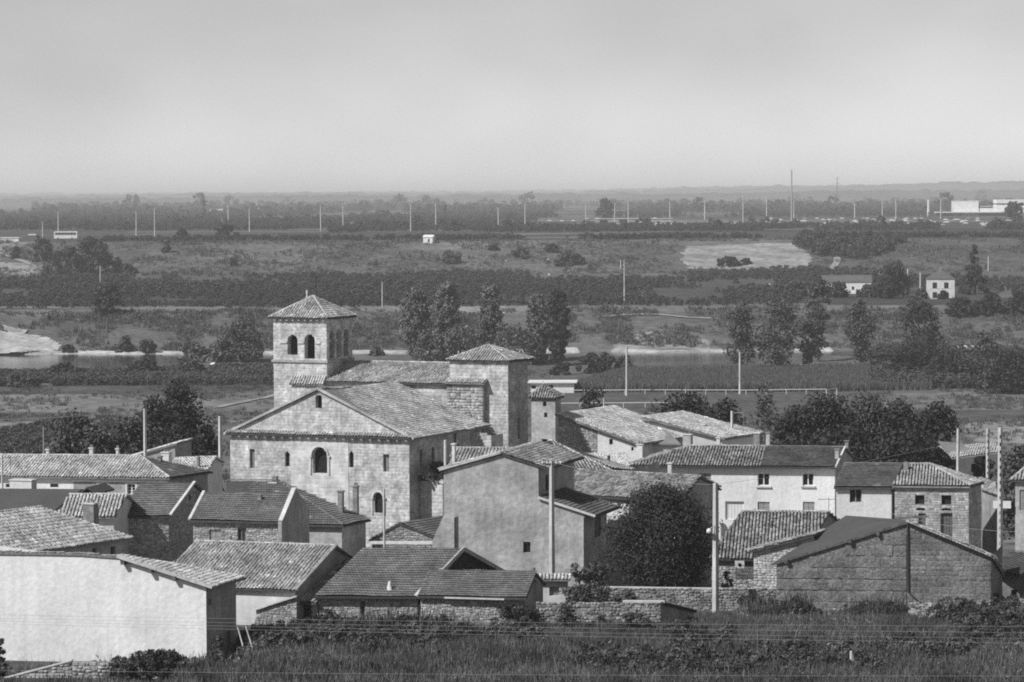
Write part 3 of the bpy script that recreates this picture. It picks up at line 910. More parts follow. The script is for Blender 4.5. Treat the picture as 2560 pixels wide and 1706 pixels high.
# gravel mound on the left bank
gm = np.array(gpoly([(-160, 838), (0, 826), (60, 832), (120, 850), (150, 872), (150, 886), (-160, 890)]))
patch('gravel_bank', [(-160, 836), (0, 826), (60, 832), (120, 850), (150, 872), (150, 888), (-160, 892)], gravel, 1.2, .15,
      zf=lambda X, Y: 2.2 * vnoise(X, Y, 14, 3) * np.clip((gm[:, 0].max() - X) / 12, 0, 1))
patch('gravel_patch', [(1545, 868), (1600, 852), (1700, 850), (1770, 862), (1780, 880), (1545, 882)], sand, 1.0, .12)
patch('sand_quarry', [(1700, 650), (1715, 618), (1800, 612), (1980, 609), (2015, 632), (2030, 668), (2000, 678), (1850, 676), (1720, 672)], sand, 1.0, .25)
def ribbon(name, px, wd, m, off=.12, n=40):
    pts = [G(x, y) for x, y in px]
    tt = np.linspace(0, 1, len(pts)); ts = np.linspace(0, 1, n)
    X = np.interp(ts, tt, [p[0] for p in pts]); Y = np.interp(ts, tt, [p[1] for p in pts])
    dx, dy = np.gradient(X), np.gradient(Y); L = np.hypot(dx, dy)
    nx, ny = -dy / L, dx / L
    A = [np.stack([X + s * nx * wd / 2, Y + s * ny * wd / 2, zt(X + s * nx * wd / 2, Y + s * ny * wd / 2) + off], 1) for s in (-1, 0, 1)]
    V_ = np.concatenate(A)
    Q2 = np.array([(r * n + i, (r + 1) * n + i, (r + 1) * n + i + 1, r * n + i + 1) for r in range(2) for i in range(n - 1)])
    return tag(link(name, quadmesh(name, V_, Q2, None, True), None, m), kind='structure')
ribbon('dirt_track', [(2072, 686), (2080, 672), (2092, 658), (2094, 640), (2086, 630)], 3.4, dirt, .3)
ribbon('field_path', [(540, 1021), (600, 1008), (700, 986)], 2.2, dirt, .2)
ribbon('field_path', [(0, 1081), (60, 1077), (110, 1072)], 1.5, dirt, .2)
ribbon('field_path', [(0, 634), (50, 652), (108, 676)], 3.0, dirt, .3)
ribbon('river_path', [(1500, 795), (1560, 789), (1700, 794), (1820, 799)], 2.2, dirt, .3)
ribbon('road', [(-300, 600), (0, 593), (250, 590), (480, 587), (800, 583)], 11, asph, .35, 80)
ribbon('road', [(1350, 587), (1700, 580), (2100, 574), (2700, 568)], 9, asph, .35, 80)
# ------------------------------------------------------------------ the church
ch = Bld('church', 'pale stone Romanesque church with arcaded bell tower, gabled front and second squat tower', 'church',
         (575, 1079), 303, yaw=-22.5)
C_ = ch
z_e = C_.z(1079, 0, 0)
C_.w = C_.u(1023, 0, z_e)
uc = C_.u(796, 0, z_e)
wch = C_.w
z_ap = C_.z(972, uc, 0)
DN = 17.5                                        # depth of the gabled front block
ST = (.30, .28, .8, .010)
b1, b2 = C_.u(727, 0, z_e), C_.u(871, 0, z_e)
H = lambda *px, **k: dict(px=px, **k)
zs_ = z_e - .28
SP = (.34, .35, .8, .022)
C_.wall('facade_wall', (0, 0), (b1, 0), [(0, zs_), (1, zs_)], M['stone_base'], holes=[
    H(624, 1123, 637, 1172, fill='blind'), H(713, 1128, 724, 1168, arch=True, fill='glass')], stones=ST + (M['stone'], 90))
C_.wall('facade_wall', (b1, -.05), (b2, -.05), [(0, zs_), (1, zs_)], M['stone_pale'], holes=[
    H(782, 1119, 818, 1184, arch=True, fill='glass', reveal=.5, archivolt=(.06, .22))], stones=(.38, .5, 1.1, .006, mat('pale_ashlar', .57, .16, 2.5, .3, island=.10, stain=.26, ssc=.6, streak=.1), 60))
C_.wall('facade_wall', (b2, 0), (wch, 0), [(0, zs_), (1, zs_)], M['stone_base'], holes=[
    H(873, 1129, 884, 1169, arch=True, fill='glass'), H(958, 1133, 973, 1181, fill='blind'),
    H(936, 1232, 957, 1284, arch=True, fill='glass', archivolt=(.06, .24))], stones=ST + (M['stone'], 60))
# pale plastered middle bay stands 5 cm proud as a thin skin round the window
zmid = C_.z(1185, (b1 + b2) / 2, 0)
# cornice, corbels and the little tiled pent over them
C_.wall('pediment_wall', (0, .02), (wch, .02), [(0, z_e + .12), (uc / wch, z_ap - .18), (1, z_e + .12)], M['stone_base'], zb=zs_,
        holes=[H(789, 987, 805, 1023, arch=True, fill='glass', reveal=.6)], stones=ST + (M['stone'], 60))
MB().box(C_.pt(wch / 2, -.16, zs_ + .07), np.append(C_.e * (wch / 2 + .25), 0), np.append(C_.n * .26, 0), (0, 0, .09)).build('cornice', M['stone_dark'], C_.root)
ncb = 21
for i in range(ncb):
    u_ = .2 + (wch - .4) * i / (ncb - 1)
    V = [C_.pt(u_ + a, -v_, z_) for a in (-.11, .11) for v_, z_ in ((0, zs_ - .42), (0, zs_ - .02), (.36, zs_ - .02), (.36, zs_ - .16), (.14, zs_ - .36))]
    mk('corbel', V, [(0, 1, 2, 3, 4), (9, 8, 7, 6, 5), (4, 3, 8, 9), (3, 2, 7, 8), (0, 4, 9, 5)], M['stone_pale'], C_.root)
C_.roof([(-.25, -.50, zs_ + .17), (wch + .25, -.50, zs_ + .17), (wch + .1, .0, zs_ + .42), (-.1, .0, zs_ + .42)], 'canal', 'pent_roof')
# side walls and roof of the front block
oh = .55
slp_l, slp_r = (z_ap - z_e) / uc, (z_ap - z_e) / (wch - uc)
rx0, rx1 = C_.v(1090, wch, z_e - 4), C_.v(1122, wch, z_e - 4)
C_.wall('side_wall', (wch, 0), (wch, DN + 1.2), [(0, z_e + .02), (1, z_e + .02)], M['stone_dark'], holes=[  # same stone as the facade; flank shade is put into a darker tone
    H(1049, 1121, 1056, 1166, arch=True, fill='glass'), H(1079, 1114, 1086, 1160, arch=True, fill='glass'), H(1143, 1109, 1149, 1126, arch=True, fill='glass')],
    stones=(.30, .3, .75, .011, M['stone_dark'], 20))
C_.wall('side_wall', (0, DN), (0, 0), [(0, z_e), (1, z_e)], M['stone_base'])
C_.roof([(wch + oh, -.12, z_e - oh * slp_r), (wch + oh, DN + 1.3, z_e - oh * slp_r), (uc, DN + .1, z_ap - .75), (uc, -.12, z_ap)], 'canal_pale', 'nave_roof', m=mat('nave_tile', .37, .28, 3.0, .2, island=.27, stain=.34, ssc=.5, speck=1.2))
C_.roof([(-oh, DN, z_e - oh * slp_l), (-oh, -.12, z_e - oh * slp_l), (uc, -.12, z_ap), (uc, DN, z_ap - .75)], 'canal_pale', 'nave_roof')
C_.ridge(C_.pt(uc, -.1, z_ap + .05), C_.pt(uc, DN, z_ap - .70))
for a_, b_ in (((-oh, z_e - oh * slp_l), (uc, z_ap)), ((uc, z_ap), (wch + oh, z_e - oh * slp_r))):
    C_.bar('verge', C_.pt(a_[0], -.16, a_[1] + .03), C_.pt(b_[0], -.16, b_[1] + .03), .22, .22, 'stone_dark')
# downpipe and overgrown buttress on the shaded side
# ---- bell tower
vt = DN
zt1 = C_.z(795, C_.u(750, vt, 26), vt)
t0, t1 = C_.u(684, vt, zt1 - 4), C_.u(817, vt, zt1 - 4)
tw = t1 - t0
td = C_.v(881, t1, zt1 - 3) - vt
z_str = C_.z(902, t0, vt)
zb_t = z_e - 3
C_.wall('tower_wall', (t0, vt), (t1, vt), [(0, z_str), (1, z_str)], M['stone_base'], zb=zb_t, stones=(.30, .3, .75, .009, M['stone'], 25))
C_.wall('tower_wall', (t0, vt), (t1, vt), [(0, zt1), (1, zt1)], M['stone_base'], zb=z_str, holes=[
    H(718.5, 837, 744, 890, arch=True, fill='open', reveal=.8, archivolt=(.12, .24), colx=.30), H(761, 836, 787, 898, arch=True, fill='open', reveal=.8, archivolt=(.12, .24), colx=.30)],
    stones=(.30, .3, .75, .009, M['stone'], 45))
C_.wall('tower_wall', (t1, vt), (t1, vt + td), [(0, z_str), (1, z_str)], M['stone_base'], zb=zb_t, stones=(.30, .3, .75, .009, M['stone'], 0))
C_.wall('tower_wall', (t1, vt), (t1, vt + td), [(0, zt1), (1, zt1)], M['stone_base'], zb=z_str, holes=[
    H(823.5, 826, 836, 896, arch=True, fill='open', reveal=.8, archivolt=(.03, .14), colx=.12), H(841, 823, 854, 893, arch=True, fill='open', reveal=.8, archivolt=(.03, .14), colx=.12),
    H(859, 821, 871.5, 891, arch=True, fill='open', reveal=.8, archivolt=(.03, .14), colx=.12)], stones=(.30, .3, .75, .009, M['stone'], 0))
zm_ = (z_str + zt1) / 2
C_.wall('tower_wall', (t1, vt + td), (t0, vt + td), [(0, zt1), (1, zt1)], M['stone_base'], zb=zb_t)
C_.wall('tower_wall', (t0, vt + td), (t0, vt), [(0, zt1), (1, zt1)], M['stone_base'], zb=zb_t)
# belfry floor, bell frame and bell
MB().box(C_.pt((t0 + t1) / 2, vt + td / 2, z_str - .3), np.append(C_.e * (tw / 2 - .3), 0), np.append(C_.n * (td / 2 - .3), 0), (0, 0, .1)).build('belfry_floor', M['wood'], C_.root)
bc = C_.pt((t0 + t1) / 2 + .6, vt + td / 2, z_str)
MB().bar(C_.pt(t0 + .3, vt + td / 2, z_str + 2.2), C_.pt(t1 - .3, vt + td / 2, z_str + 2.2), .3, .3).build('bell_beam', M['wood'], C_.root)
MB().lathe(bc + np.array([0, 0, 1.0]), [(.55, 0), (.5, .1), (.38, .4), (.32, .8), (.18, 1.0), (.05, 1.05)], 14).build('bell', M['blackmetal'], C_.root, True)
# string course, impost band, eaves corbels
for za, th_, ex_ in ((z_str, .13, .16),):
    for a_, b_ in (((t0 - .16, vt - .08), (t1 + .16, vt - .08)), ((t1 + .08, vt - .0), (t1 + .08, vt + td + .1))):
        C_.bar('string_course', C_.pt(*a_, za), C_.pt(*b_, za), .2, .24, 'stone_dark')
zi = C_.z(856, t0, vt)
for pa, pb in ((700, 717), (745, 760), (788, 801)):
    C_.bar('impost', C_.pt(C_.u(pa, vt, zi), vt - .05, zi), C_.pt(C_.u(pb, vt, zi), vt - .05, zi), .12, .16, 'stone_pale')
zi2 = C_.z(853, t1, vt)
for pa, pb in ((820, 824), (836, 841), (854, 859), (871, 877)):
    C_.bar('impost', C_.pt(t1 + .05, C_.v(pa, t1, zi2), zi2), C_.pt(t1 + .05, C_.v(pb, t1, zi2), zi2), .12, .16, 'stone_pale')
for i in range(9):
    u_ = t0 + .25 + (tw - .5) * i / 8
    MB().box(C_.pt(u_, vt - .14, zt1 - .16), np.append(C_.e * .1, 0), np.append(C_.n * .14, 0), (0, 0, .12)).build('corbel', M['stone_pale'], C_.root)
    v_ = vt + .25 + (td - .5) * i / 8
    MB().box(C_.pt(t1 + .14, v_, zt1 - .16), np.append(C_.e * .14, 0), np.append(C_.n * .1, 0), (0, 0, .12)).build('corbel', M['stone_pale'], C_.root)
o_ = .36
um, vm = (t0 + t1) / 2, vt + td / 2
z_top = C_.z(741, um + .2, vm)
cs = [(t0 - o_, vt - o_), (t1 + o_, vt - o_), (t1 + o_, vt + td + o_), (t0 - o_, vt + td + o_)]
for i in range(4):
    a_, b_ = cs[i], cs[(i + 1) % 4]
    C_.roof([(*a_, zt1 + .0), (*b_, zt1 + .0), (um, vm, z_top)], 'canal', 'tower_roof')
for a_ in cs[:3]:
    C_.ridge(C_.pt(*a_, zt1 + .08), C_.pt(um, vm, z_top + .05), r=.11)
xr = C_.pt(um + .35, vm, 0)
MB().tube([(xr[0], xr[1], z_top - .3), (xr[0], xr[1], C_.z(690, um, vm))], .05, 6).bar((xr[0] - .4, xr[1], C_.z(704, um, vm)), (xr[0] + .4, xr[1], C_.z(704, um, vm)), .06, .06).build('iron_cross', M['blackmetal'], C_.root)
xq = C_.pt(um - .5, vm - .3, 0)
MB().lathe((xq[0], xq[1], z_top - .3), [(.1, 0), (.06, .5), (.13, .7), (.03, .95)], 8).build('finial', M['stone_pale'], C_.root, True)
# ---- cross nave behind the front block
ze2 = C_.z(955, C_.u(1000, DN, z_e + 3), DN)
x_l, x_r = C_.u(735, DN, ze2), C_.u(1124, DN, ze2)
hv = 4.6
zr2 = C_.z(907, (t1 + x_r) / 2, DN + hv)
C_.wall('nave_wall', (x_l, DN + .03), (x_r, DN + .03), [(0, ze2 - .05), (1, ze2 - .05)], M['stone_base'], zb=z_e - 1, stones=(.30, .3, .75, .009, M['stone'], 0))
C_.roof([(t1 + .02, DN - .35, ze2 - .1), (x_r + .4, DN - .35, ze2 - .1), (x_r + .4, DN + hv, zr2), (t1 + .02, DN + hv, zr2)], 'canal', 'nave_roof')
C_.roof([(x_r + .4, DN + 2 * hv, ze2), (t1, DN + 2 * hv, ze2), (t1, DN + hv + .02, zr2 - .004), (x_r + .4, DN + hv + .02, zr2 - .004)], 'canal', 'nave_roof')
C_.ridge(C_.pt(t1 + .05, DN + hv, zr2 + .05), C_.pt(x_r + .3, DN + hv, zr2 + .05))
C_.wall('nave_wall', (x_r, DN + 2 * hv - .3), (t0, DN + 2 * hv - .3), [(0, ze2 - .05), (1, ze2 - .05)], M['stone_base'], zb=z_e - 4)
zl = C_.z(946, x_l + 2, DN)
C_.roof([(x_l - .2, DN - .75, zl - .55), (t1 - .02, DN - .75, zl - .55), (t1 - .02, DN - .04, zl + .25), (x_l - .2, DN - .04, zl + .25)], 'canal_pale', 'lean_to_roof')
C_.wall('lean_to_wall', (x_l, DN - .5), (t1, DN - .5), [(0, zl - .5), (1, zl - .5)], M['stone_base'], zb=z_e - 1, stones=(.30, .3, .75, .009, M['stone'], 0))
# ---- square tower on the right
v3 = DN + .45
zt3 = C_.z(902, C_.u(1200, v3, 24), v3)
s0, s1 = C_.u(1124, v3, zt3), C_.u(1270, v3, zt3)
sd_ = C_.v(1319, s1, zt3 - .5) - v3
C_.wall('tower_wall', (s0, v3), (s1, v3), [(0, zt3), (1, zt3)], M['stone_base'], stones=(.32, .3, .85, .012, M['stone'], 0))
C_.wall('tower_wall', (s1, v3), (s1, v3 + sd_), [(0, zt3), (1, zt3)], M['stone_dark'], holes=[H(1294, 1044, 1300, 1100, arch=True, fill='glass')], stones=(.32, .3, .85, .012, M['stone_dark'], 0))  # darker copy of the front's stone, with this face's shade in the colour
C_.wall('tower_wall', (s1, v3 + sd_), (s0, v3 + sd_), [(0, zt3), (1, zt3)], M['stone_base'])
C_.wall('tower_wall', (s0, v3 + sd_), (s0, v3), [(0, zt3), (1, zt3)], M['stone_base'])
o_ = .26
cs = [(s0 - o_, v3 - o_), (s1 + o_, v3 - o_), (s1 + o_ + .3, v3 + sd_ + o_), (s0 - o_, v3 + sd_ + o_)]
um, vm = (s0 + s1) / 2, v3 + sd_ / 2
z_top = C_.z(863, um, vm)
for i in range(4):
    C_.roof([(*cs[i], zt3), (*cs[(i + 1) % 4], zt3), (um, vm, z_top)], 'canal', 'tower_roof')
for a_ in cs[:3]:
    C_.ridge(C_.pt(*a_, zt3 + .06), C_.pt(um, vm, z_top + .05), r=.11)
# stair projection in front of it
zq = C_.z(957, s0 + 1, DN - .2)
q1 = C_.u(1208, DN - .2, zq)
C_.wall('stair_wall', (s0 - .02, DN - .2), (q1, DN - .2), [(0, zq), (1, zq)], M['stone_dark'], stones=(.3, .3, .6, .05, M['rubble'], 0, .02))
C_.wall('stair_wall', (q1, DN - .2), (q1, v3), [(0, zq), (1, zq)], M['stone_dark'])
C_.roof([(s0 - .1, DN - .5, zq), (q1 + .25, DN - .5, zq), (q1 + .25, v3 - .02, zq + .34), (s0 - .1, v3 - .02, zq + .34)], 'canal_pale', 'lean_to_roof')
# short buttress wall under the nave eave, lit
ba = C_.u(1163, DN - .5, z_e - 3)
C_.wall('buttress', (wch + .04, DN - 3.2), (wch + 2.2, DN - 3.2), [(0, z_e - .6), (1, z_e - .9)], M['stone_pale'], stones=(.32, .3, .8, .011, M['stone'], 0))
C_.wall('buttress', (wch + 2.2, DN - 3.2), (wch + 2.2, DN - .2), [(0, z_e - .9), (1, z_e - .9)], M['stone_dark'])  # buttress flank in a darker stone tone that carries its shade
# buttresses low on the shaded side, with a weedy top
zby = C_.z(1200, wch + 1, 4)
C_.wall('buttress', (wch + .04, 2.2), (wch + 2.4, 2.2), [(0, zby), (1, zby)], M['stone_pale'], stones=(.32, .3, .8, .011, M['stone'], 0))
C_.wall('buttress', (wch + 2.4, 2.2), (wch + 2.4, 9.5), [(0, zby), (1, zby)], M['stone_dark'], stones=(.30, .3, .75, .011, M['stone_dark'], 0))  # darker than its front; the side's shade is painted in
C_.roof([(wch + 2.5, 2.1, zby + .02), (wch + 2.5, 9.5, zby + .02), (wch + .03, 9.5, zby + .5), (wch + .03, 2.1, zby + .5)], 'cement', 'buttress_top', thick=.2)
C_.bar('downpipe', C_.pt(wch + .12, C_.v(1136, wch, z_e), z_e - .5), C_.pt(wch + .12, C_.v(1136, wch, z_e), z_e - 9), .12, .12, 'blackmetal', (1, 0, 0))
C_.finish()
# ivy and weeds on the buttress top
_p = C_.pt(wch + 1.2, 4.5, zby + .3)
me_ = crown_mesh('ivy', 'bush', 3.2, 1.6, 2600, .14, 5)
iv = thing('ivy_bush', 'leafy ivy growing along the shaded buttress of the church', 'ivy', (_p[0], _p[1], _p[2]))
o = link('foliage', me_, None, mat('ivy_leaf', .10, .2, 3, island=.5)); o.parent = iv; o.scale = (.55, 1.3, 1); o.rotation_euler = (0, 0, math.radians(-22.5)); o.location = (0, 0, -.3)
# ------------------------------------------------------------------ village houses
def ST_R(n=0, h=.19, a=.16, b=.42): return (h * .85, a * .7, b * .95, .022, M['rubble'], n, .03)
# -- white barn in the left foreground: gable towards us
b = Bld('white_barn', 'big whitewashed barn wall filling the lower left corner', 'barn', (515, 1466), 213, yaw=-12, yawn=17)
zc = b.ze
uL = b.u(-140, 0, zc)
zz = lambda px, py: (b.u(px, 0, zc), b.z(py, b.u(px, 0, zc), 0))
prof = [zz(-140, 1384), zz(98, 1386), zz(200, 1388), zz(297, 1395), zz(515, 1466)]
top = [((u_ - uL) / (0 - uL), z_) for u_, z_ in prof]
b.wall('wall', (uL, 0), (0, 0), top, M['white'], reveal=.2)
db = b.v(590, 0, zc - 1)
b.wall('side_wall', (0, 0), (0, db), [(0, zc), (1, zc)], M['grey_shade_plaster'], holes=[H(522, 1496, 528, 1514, fill='dark'), H(568, 1578, 577, 1634, fill='door')])  # shaded side of the white wall, its shade painted as greyer plaster
b.wall('back_wall', (0, db), (uL, db), [(0, zc), (1, zc + 2)], M['white'])
pr = [(u_, z_ + .1) for u_, z_ in prof]
for i in range(4):
    (ua, za), (ub, zb2) = pr[i], pr[i + 1]
    if i == 3:
        sl = (zb2 - za) / (ub - ua); ub += .55; zb2 += .55 * sl
        b.roof([(ub, -.22, zb2), (ub, db + .35, zb2), (ua, .5, za), (ua, -.22, za)], 'canal_pale')
        b.bar('verge', b.pt(ua, -.25, za + .04), b.pt(ub, -.25, zb2 + .04), .26, .2, 'ridge')
    else:
        b.roof([(ub, -.1, zb2), (ub, db, zb2 - 2.6), (ua, db, za - 2.6), (ua, -.1, za)], 'canal_pale')
for x_, y_ in ((308, 1406), (376, 1427), (436, 1445)):
    u_ = b.u(x_, -.3, zc + 1)
    MB().box(b.p(u_, -.15, y_), np.append(b.e * .13, 0), np.append(b.n * .3, 0), (0, 0, .13)).build('purlin_end', M['wood'], b.root)
b.finish()
# -- lichened roof behind it, eave running away to the right
b = Bld('stone_cottage', 'cottage with broad lichened tile roof sloping towards the white barn', 'house', (99, 1379), 229, B=(337, 1345), C=(103, 1269), dY=-3.0)
_L = b.w
b.O = b.pt(-9, 0, b.ze); b.w += 9
dwn = b.u(99, 0, b.ze)
b.gable_walls('grey_shade_plaster', front=[H(231, 1371, 241, 1392, fill='glass'), H(277, 1367, 288, 1392, fill='dark')])
b.gable_roof('canal_pale')
b.chimney(102, 116, 1318, 1352, 238, 'brick', None)
b.chimney(205, 242, 1261, 1312, 246, 'brick', 'cement', pot=True)
# -- small light tiled roof
b = Bld('tile_roofed_shed', 'low shed with ragged pale canal tiles behind the brick chimney', 'shed', (140, 1294), 252, B=(288, 1293), C=(318, 1237), dY=5)
b.gable_walls('plaster'); b.gable_roof('canal_pale')
b.finish()
# -- smooth dark roof, far left
b = Bld('dark_roofed_house', 'house with smooth dark roof and wide pale chimney at left edge', 'house', (-120, 1286), 262, B=(120, 1288), C=(205, 1223), dY=7)
b.gable_walls('plaster'); b.gable_roof('felt', False)
b.chimney(20, 88, 1202, 1228, 270, 'cement', 'cement', depth=1.0)
V = [P(196, 1238, 264), P(220, 1220, 264), P(243, 1236, 264)]
Vb = [q + np.array([1.0, 3.5, 0]) for q in V]
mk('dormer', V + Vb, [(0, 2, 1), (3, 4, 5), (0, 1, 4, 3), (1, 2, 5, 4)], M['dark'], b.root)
for q0, q1 in ((0, 1), (1, 2)):
    d_ = np.array([0, 0, .12])
    b.roof([V[q0 if q0 == 0 else 2] + d_ - (0, .4, 0), Vb[q0 if q0 == 0 else 2] + d_, Vb[1] + d_, V[1] + d_ - (0, .4, 0)], 'felt', 'dormer_roof', world=True)
# -- long lichened roof with hip, cornice and white-framed windows
b = Bld('long_house', 'long house under lichened tiles with two white framed windows', 'house', (-120, 1190), 287, B=(424, 1196), C=(351, 1141), dY=6)
w_, h_ = b.w, b.h
ph = Pz(533, 1180, b.ze); dn_ = np.hypot(*(ph - b.pt(w_, 0, b.ze))[:2])
nn_ = (ph - b.pt(w_, 0, b.ze))[:2] / dn_
b.n = nn_
rid_r = Pz(351, 1141, b.zr); rid_l = Pz(-120, 1138, b.zr)
fa, fb_ = b.pt(0, 0, b.ze), b.pt(w_, 0, b.ze)
b.roof([fa, fb_, rid_r, rid_l], 'canal_pale', world=True)
b.roof([fb_, ph, rid_r], 'flat', 'hip_roof', world=True)  # hip end given darker tiles; the shade of this slope is in the colour
far_ = b.pt(0, dn_, b.ze)
b.roof([ph, far_, rid_l, rid_r], 'canal_pale', world=True)
b.ridge(rid_l + (0, 0, .05), rid_r + (0, 0, .05)); b.ridge(fb_ + (0, 0, .08), rid_r + (0, 0, .05))
us = b.u(184, .4, b.ze - 1)
zf = b.ze - .12
b.wall('wall', (.2, .4), (us, .4), [(0, zf), (1, zf)], M['white'], holes=[H(125, 1210, 146, 1219, fill='glass'), H(14, 1210, 28, 1219, fill='glass')])
b.wall('wall', (us, .38), (w_ - .35, .38), [(0, zf), (1, zf)], M['grey_shade_plaster'], holes=[H(246, 1211, 268, 1236, frame='frame', cross=True, surround=.16), H(318, 1211, 338, 1236, cross=True, surround=.16)])
b.wall('side_wall', (w_ - .35, .38), (w_ - .35, dn_ - .3), [(0, zf), (1, zf)], M['grey_shade_plaster'])
b.bar('cornice', b.pt(us, .28, zf - .16), b.pt(w_ - .3, .28, zf - .16), .2, .2, 'cement')
b.chimney(222, 234, 1122, 1142, 293, 'cement', 'cement', pot=True)
b.chimney(289, 298, 1124, 1140, 293, 'cement', 'cement', pot=True)
b.chimney(114, 124, 1126, 1139, 293, 'cement', 'cement', pot=True)
b.chimney(227, 236, 1142, 1166, 290, 'brick', None)
b.chimney(393, 405, 1143, 1178, 289, 'brick', 'brick')
# -- low roof and gable wall behind it
b = Bld('low_house', 'low house behind the long lichened roof, beside the tall white pole', 'house', (415, 1180), 302, B=(520, 1176), C=(541, 1143), dY=5)
b.gable_walls('plaster'); b.gable_roof('canal_pale')
b.chimney(402, 427, 1133, 1152, 303, 'cement', 'cement', pot=True); b.chimney(491, 499, 1142, 1158, 304, 'brick', None)
b = Bld('barn_gable', 'grey gabled barn end with sloping white verge below dark trees', 'barn', (367, 1150), 318, yaw=-8, yawn=10)
u2 = b.u(438, 0, b.ze)
za, zb_ = b.z(1126, 0, 0), b.z(1111, u2, 0)
b.wall('wall', (0, 0), (u2, 0), [(0, za), (1, zb_)], M['grey_shade_plaster']); b.wall('side_wall', (u2, 0), (u2, 6), [(0, zb_), (1, zb_)], M['grey_shade_plaster'])
b.roof([(-3.5, -.2, za - 1.2), (-3.5, 6, za - 1.2), (u2 + .2, 6, zb_ + .1), (u2 + .2, -.2, zb_ + .1)], 'canal_pale')
# -- stone house with interlocking tiles and right gable
b = Bld('tall_stone_house', 'stone house with grey tile roof and white verge, gable facing right', 'house', (288, 1293), 258, B=(424, 1291), C=(485, 1208), dY=5.5)
b.gable_walls('rubble_base', stones=ST_R(60), mr='rubble_base', rstones=ST_R(20), right=[H(471, 1236, 477, 1252, fill='dark')])
b.gable_roof('flat_grey', False)
b.bar('verge', b.pt(b.w + .05, 0, b.ze + .1), b.pt(b.w + .05, b.h, b.zr + .1), .22, .14, 'cement')
b.finish()
# -- twin of it to the right with parapet gable
b = Bld('grey_roofed_house', 'house with grey tiles, low chimney and smooth parapet gable on its right', 'house', (475, 1302), 251, B=(703, 1307), C=(735, 1236), dY=5.0)
b.gable_walls('rubble_base', stones=ST_R(40), front=[H(595, 1319, 605, 1372, fill='door', m='wood'), H(524, 1326, 553, 1370, fill='shut'), H(605.5, 1320, 616, 1372, fill='door', m='woodpale')])
b.gable_roof('flat_grey', False)
pw = b.w + .12
sl = (b.zr - b.ze) / b.h
b.wall('parapet', (pw, -.35), (pw, b.h * 2.1), [(0, b.ze + .1), (.5, b.zr + .45), (1, b.ze + .1)], M['grey_shade_plaster'])
b.wall('parapet', (pw - .3, -.36), (pw, -.36), [(0, b.ze + .1), (1, b.ze + .1)], M['grey_shade_plaster'])
b.bar('verge', b.pt(pw - .12, -.35, b.ze + .16), b.pt(pw - .12, b.h, b.zr + .5), .34, .1, 'cement')
b.bar('verge', b.pt(-.05, 0, b.ze + .1), b.pt(-.05, b.h, b.zr + .1), .22, .12, 'cement')
b.chimney(642, 655, 1237, 1284, 253.5, 'brick', None, base=(.1,))
b.finish()
# -- hipped house below the church front
b = Bld('hipped_house', 'dark hip roofed house under the church front with two tall chimneys', 'house', (560, 1309), 270, yaw=-13, yawn=24)
w_ = b.u(859, 0, b.ze)
dd = b.v(928, w_, b.ze)
O2 = b.pt(0, 0, b.ze)
rl, rr = P(566, 1202, 276), P(695, 1203, 276)
rl[2] = rr[2]
A_, B_, D_, E_ = b.pt(0, 0, b.ze), b.pt(w_, 0, b.ze), b.pt(w_, dd, b.ze), b.pt(0, dd, b.ze)
b.roof([A_, B_, rr, rl], 'flat', world=True); b.roof([B_, D_, rr], 'flat_grey', 'hip_roof', world=True); b.roof([D_, E_, rl, rr], 'flat', world=True)
b.ridge(B_ + (0, 0, .08), rr + (0, 0, .06), 'flat_grey', .12); b.ridge(rl + (0, 0, .05), rr + (0, 0, .05), 'flat_grey', .12)
zf = b.ze - .12
b.wall('wall', (.3, .4), (w_ - .35, .4), [(0, zf), (1, zf)], M['render'])
b.wall('side_wall', (w_ - .35, .4), (w_ - .35, dd - .3), [(0, zf), (1, zf)], M['grey_shade_plaster'])
b.wall('wall', (.3, dd - .3), (.3, .4), [(0, zf), (1, zf)], M['grey_shade_plaster'])
b.chimney(843, 859, 1230, 1292, 271.5, 'brick', 'brick'); b.chimney(881, 896, 1218, 1277, 274.5, 'brick', 'brick', pot=True)
b.chimney(679, 694, 1191, 1212, 275.8, 'brick', None, base=(.1,))
# -- canal-tiled barn in front
b = Bld('long_tiled_barn', 'long low barn with evenly striped canal tiles right of the white barn', 'barn', (380, 1463), 232, B=(739, 1477), C=(839, 1366), dY=6.5)
b.gable_walls('plaster', right=[], mr='grey_shade_plaster')
b.gable_roof('canal')
b.bar('verge', b.pt(b.w + .04, 0, b.ze + .08), b.pt(b.w + .04, b.h, b.zr + .08), .24, .16, 'canal_dark')
# -- lean-to between the barns
b = Bld('lean_to_shed', 'narrow tiled lean-to squeezed between the two front barns', 'shed', (738, 1507), 229.5, yaw=-14, yawn=20)
q = [P(738, 1507, 229.5), P(790, 1508, 228.8), P(866, 1396, 237), P(846, 1390, 237.3)]
b.roof(q, 'canal', world=True)
zf = b.ze - .1
wv = b.u(790, 0, zf)
b.wall('wall', (-.0, .3), (wv, .3), [(0, zf), (1, zf)], M['grey_shade_plaster'], holes=[H(752, 1512, 778, 1545, fill='dark')])
b.wall('side_wall', (0, 5), (0, .3), [(0, zf + 1.6), (1, zf)], M['grey_shade_plaster'])
zq_ = b.z(1526, b.u(640, -1.0, zf), -1.0)
b.wall('yard_wall', (b.u(640, -1, zf), -1), (b.u(742, -1, zf), -1), [(0, zq_), (1, b.z(1492, b.u(742, -1, zf), -1))], M['rubble_base'], stones=ST_R(30))
b.bar('coping', b.pt(b.u(636, -1, zf), -1.05, zq_ + .05), b.pt(b.u(744, -1, zf), -1.05, b.z(1490, b.u(742, -1, zf), -1)), .4, .1, 'cement')
b.finish()
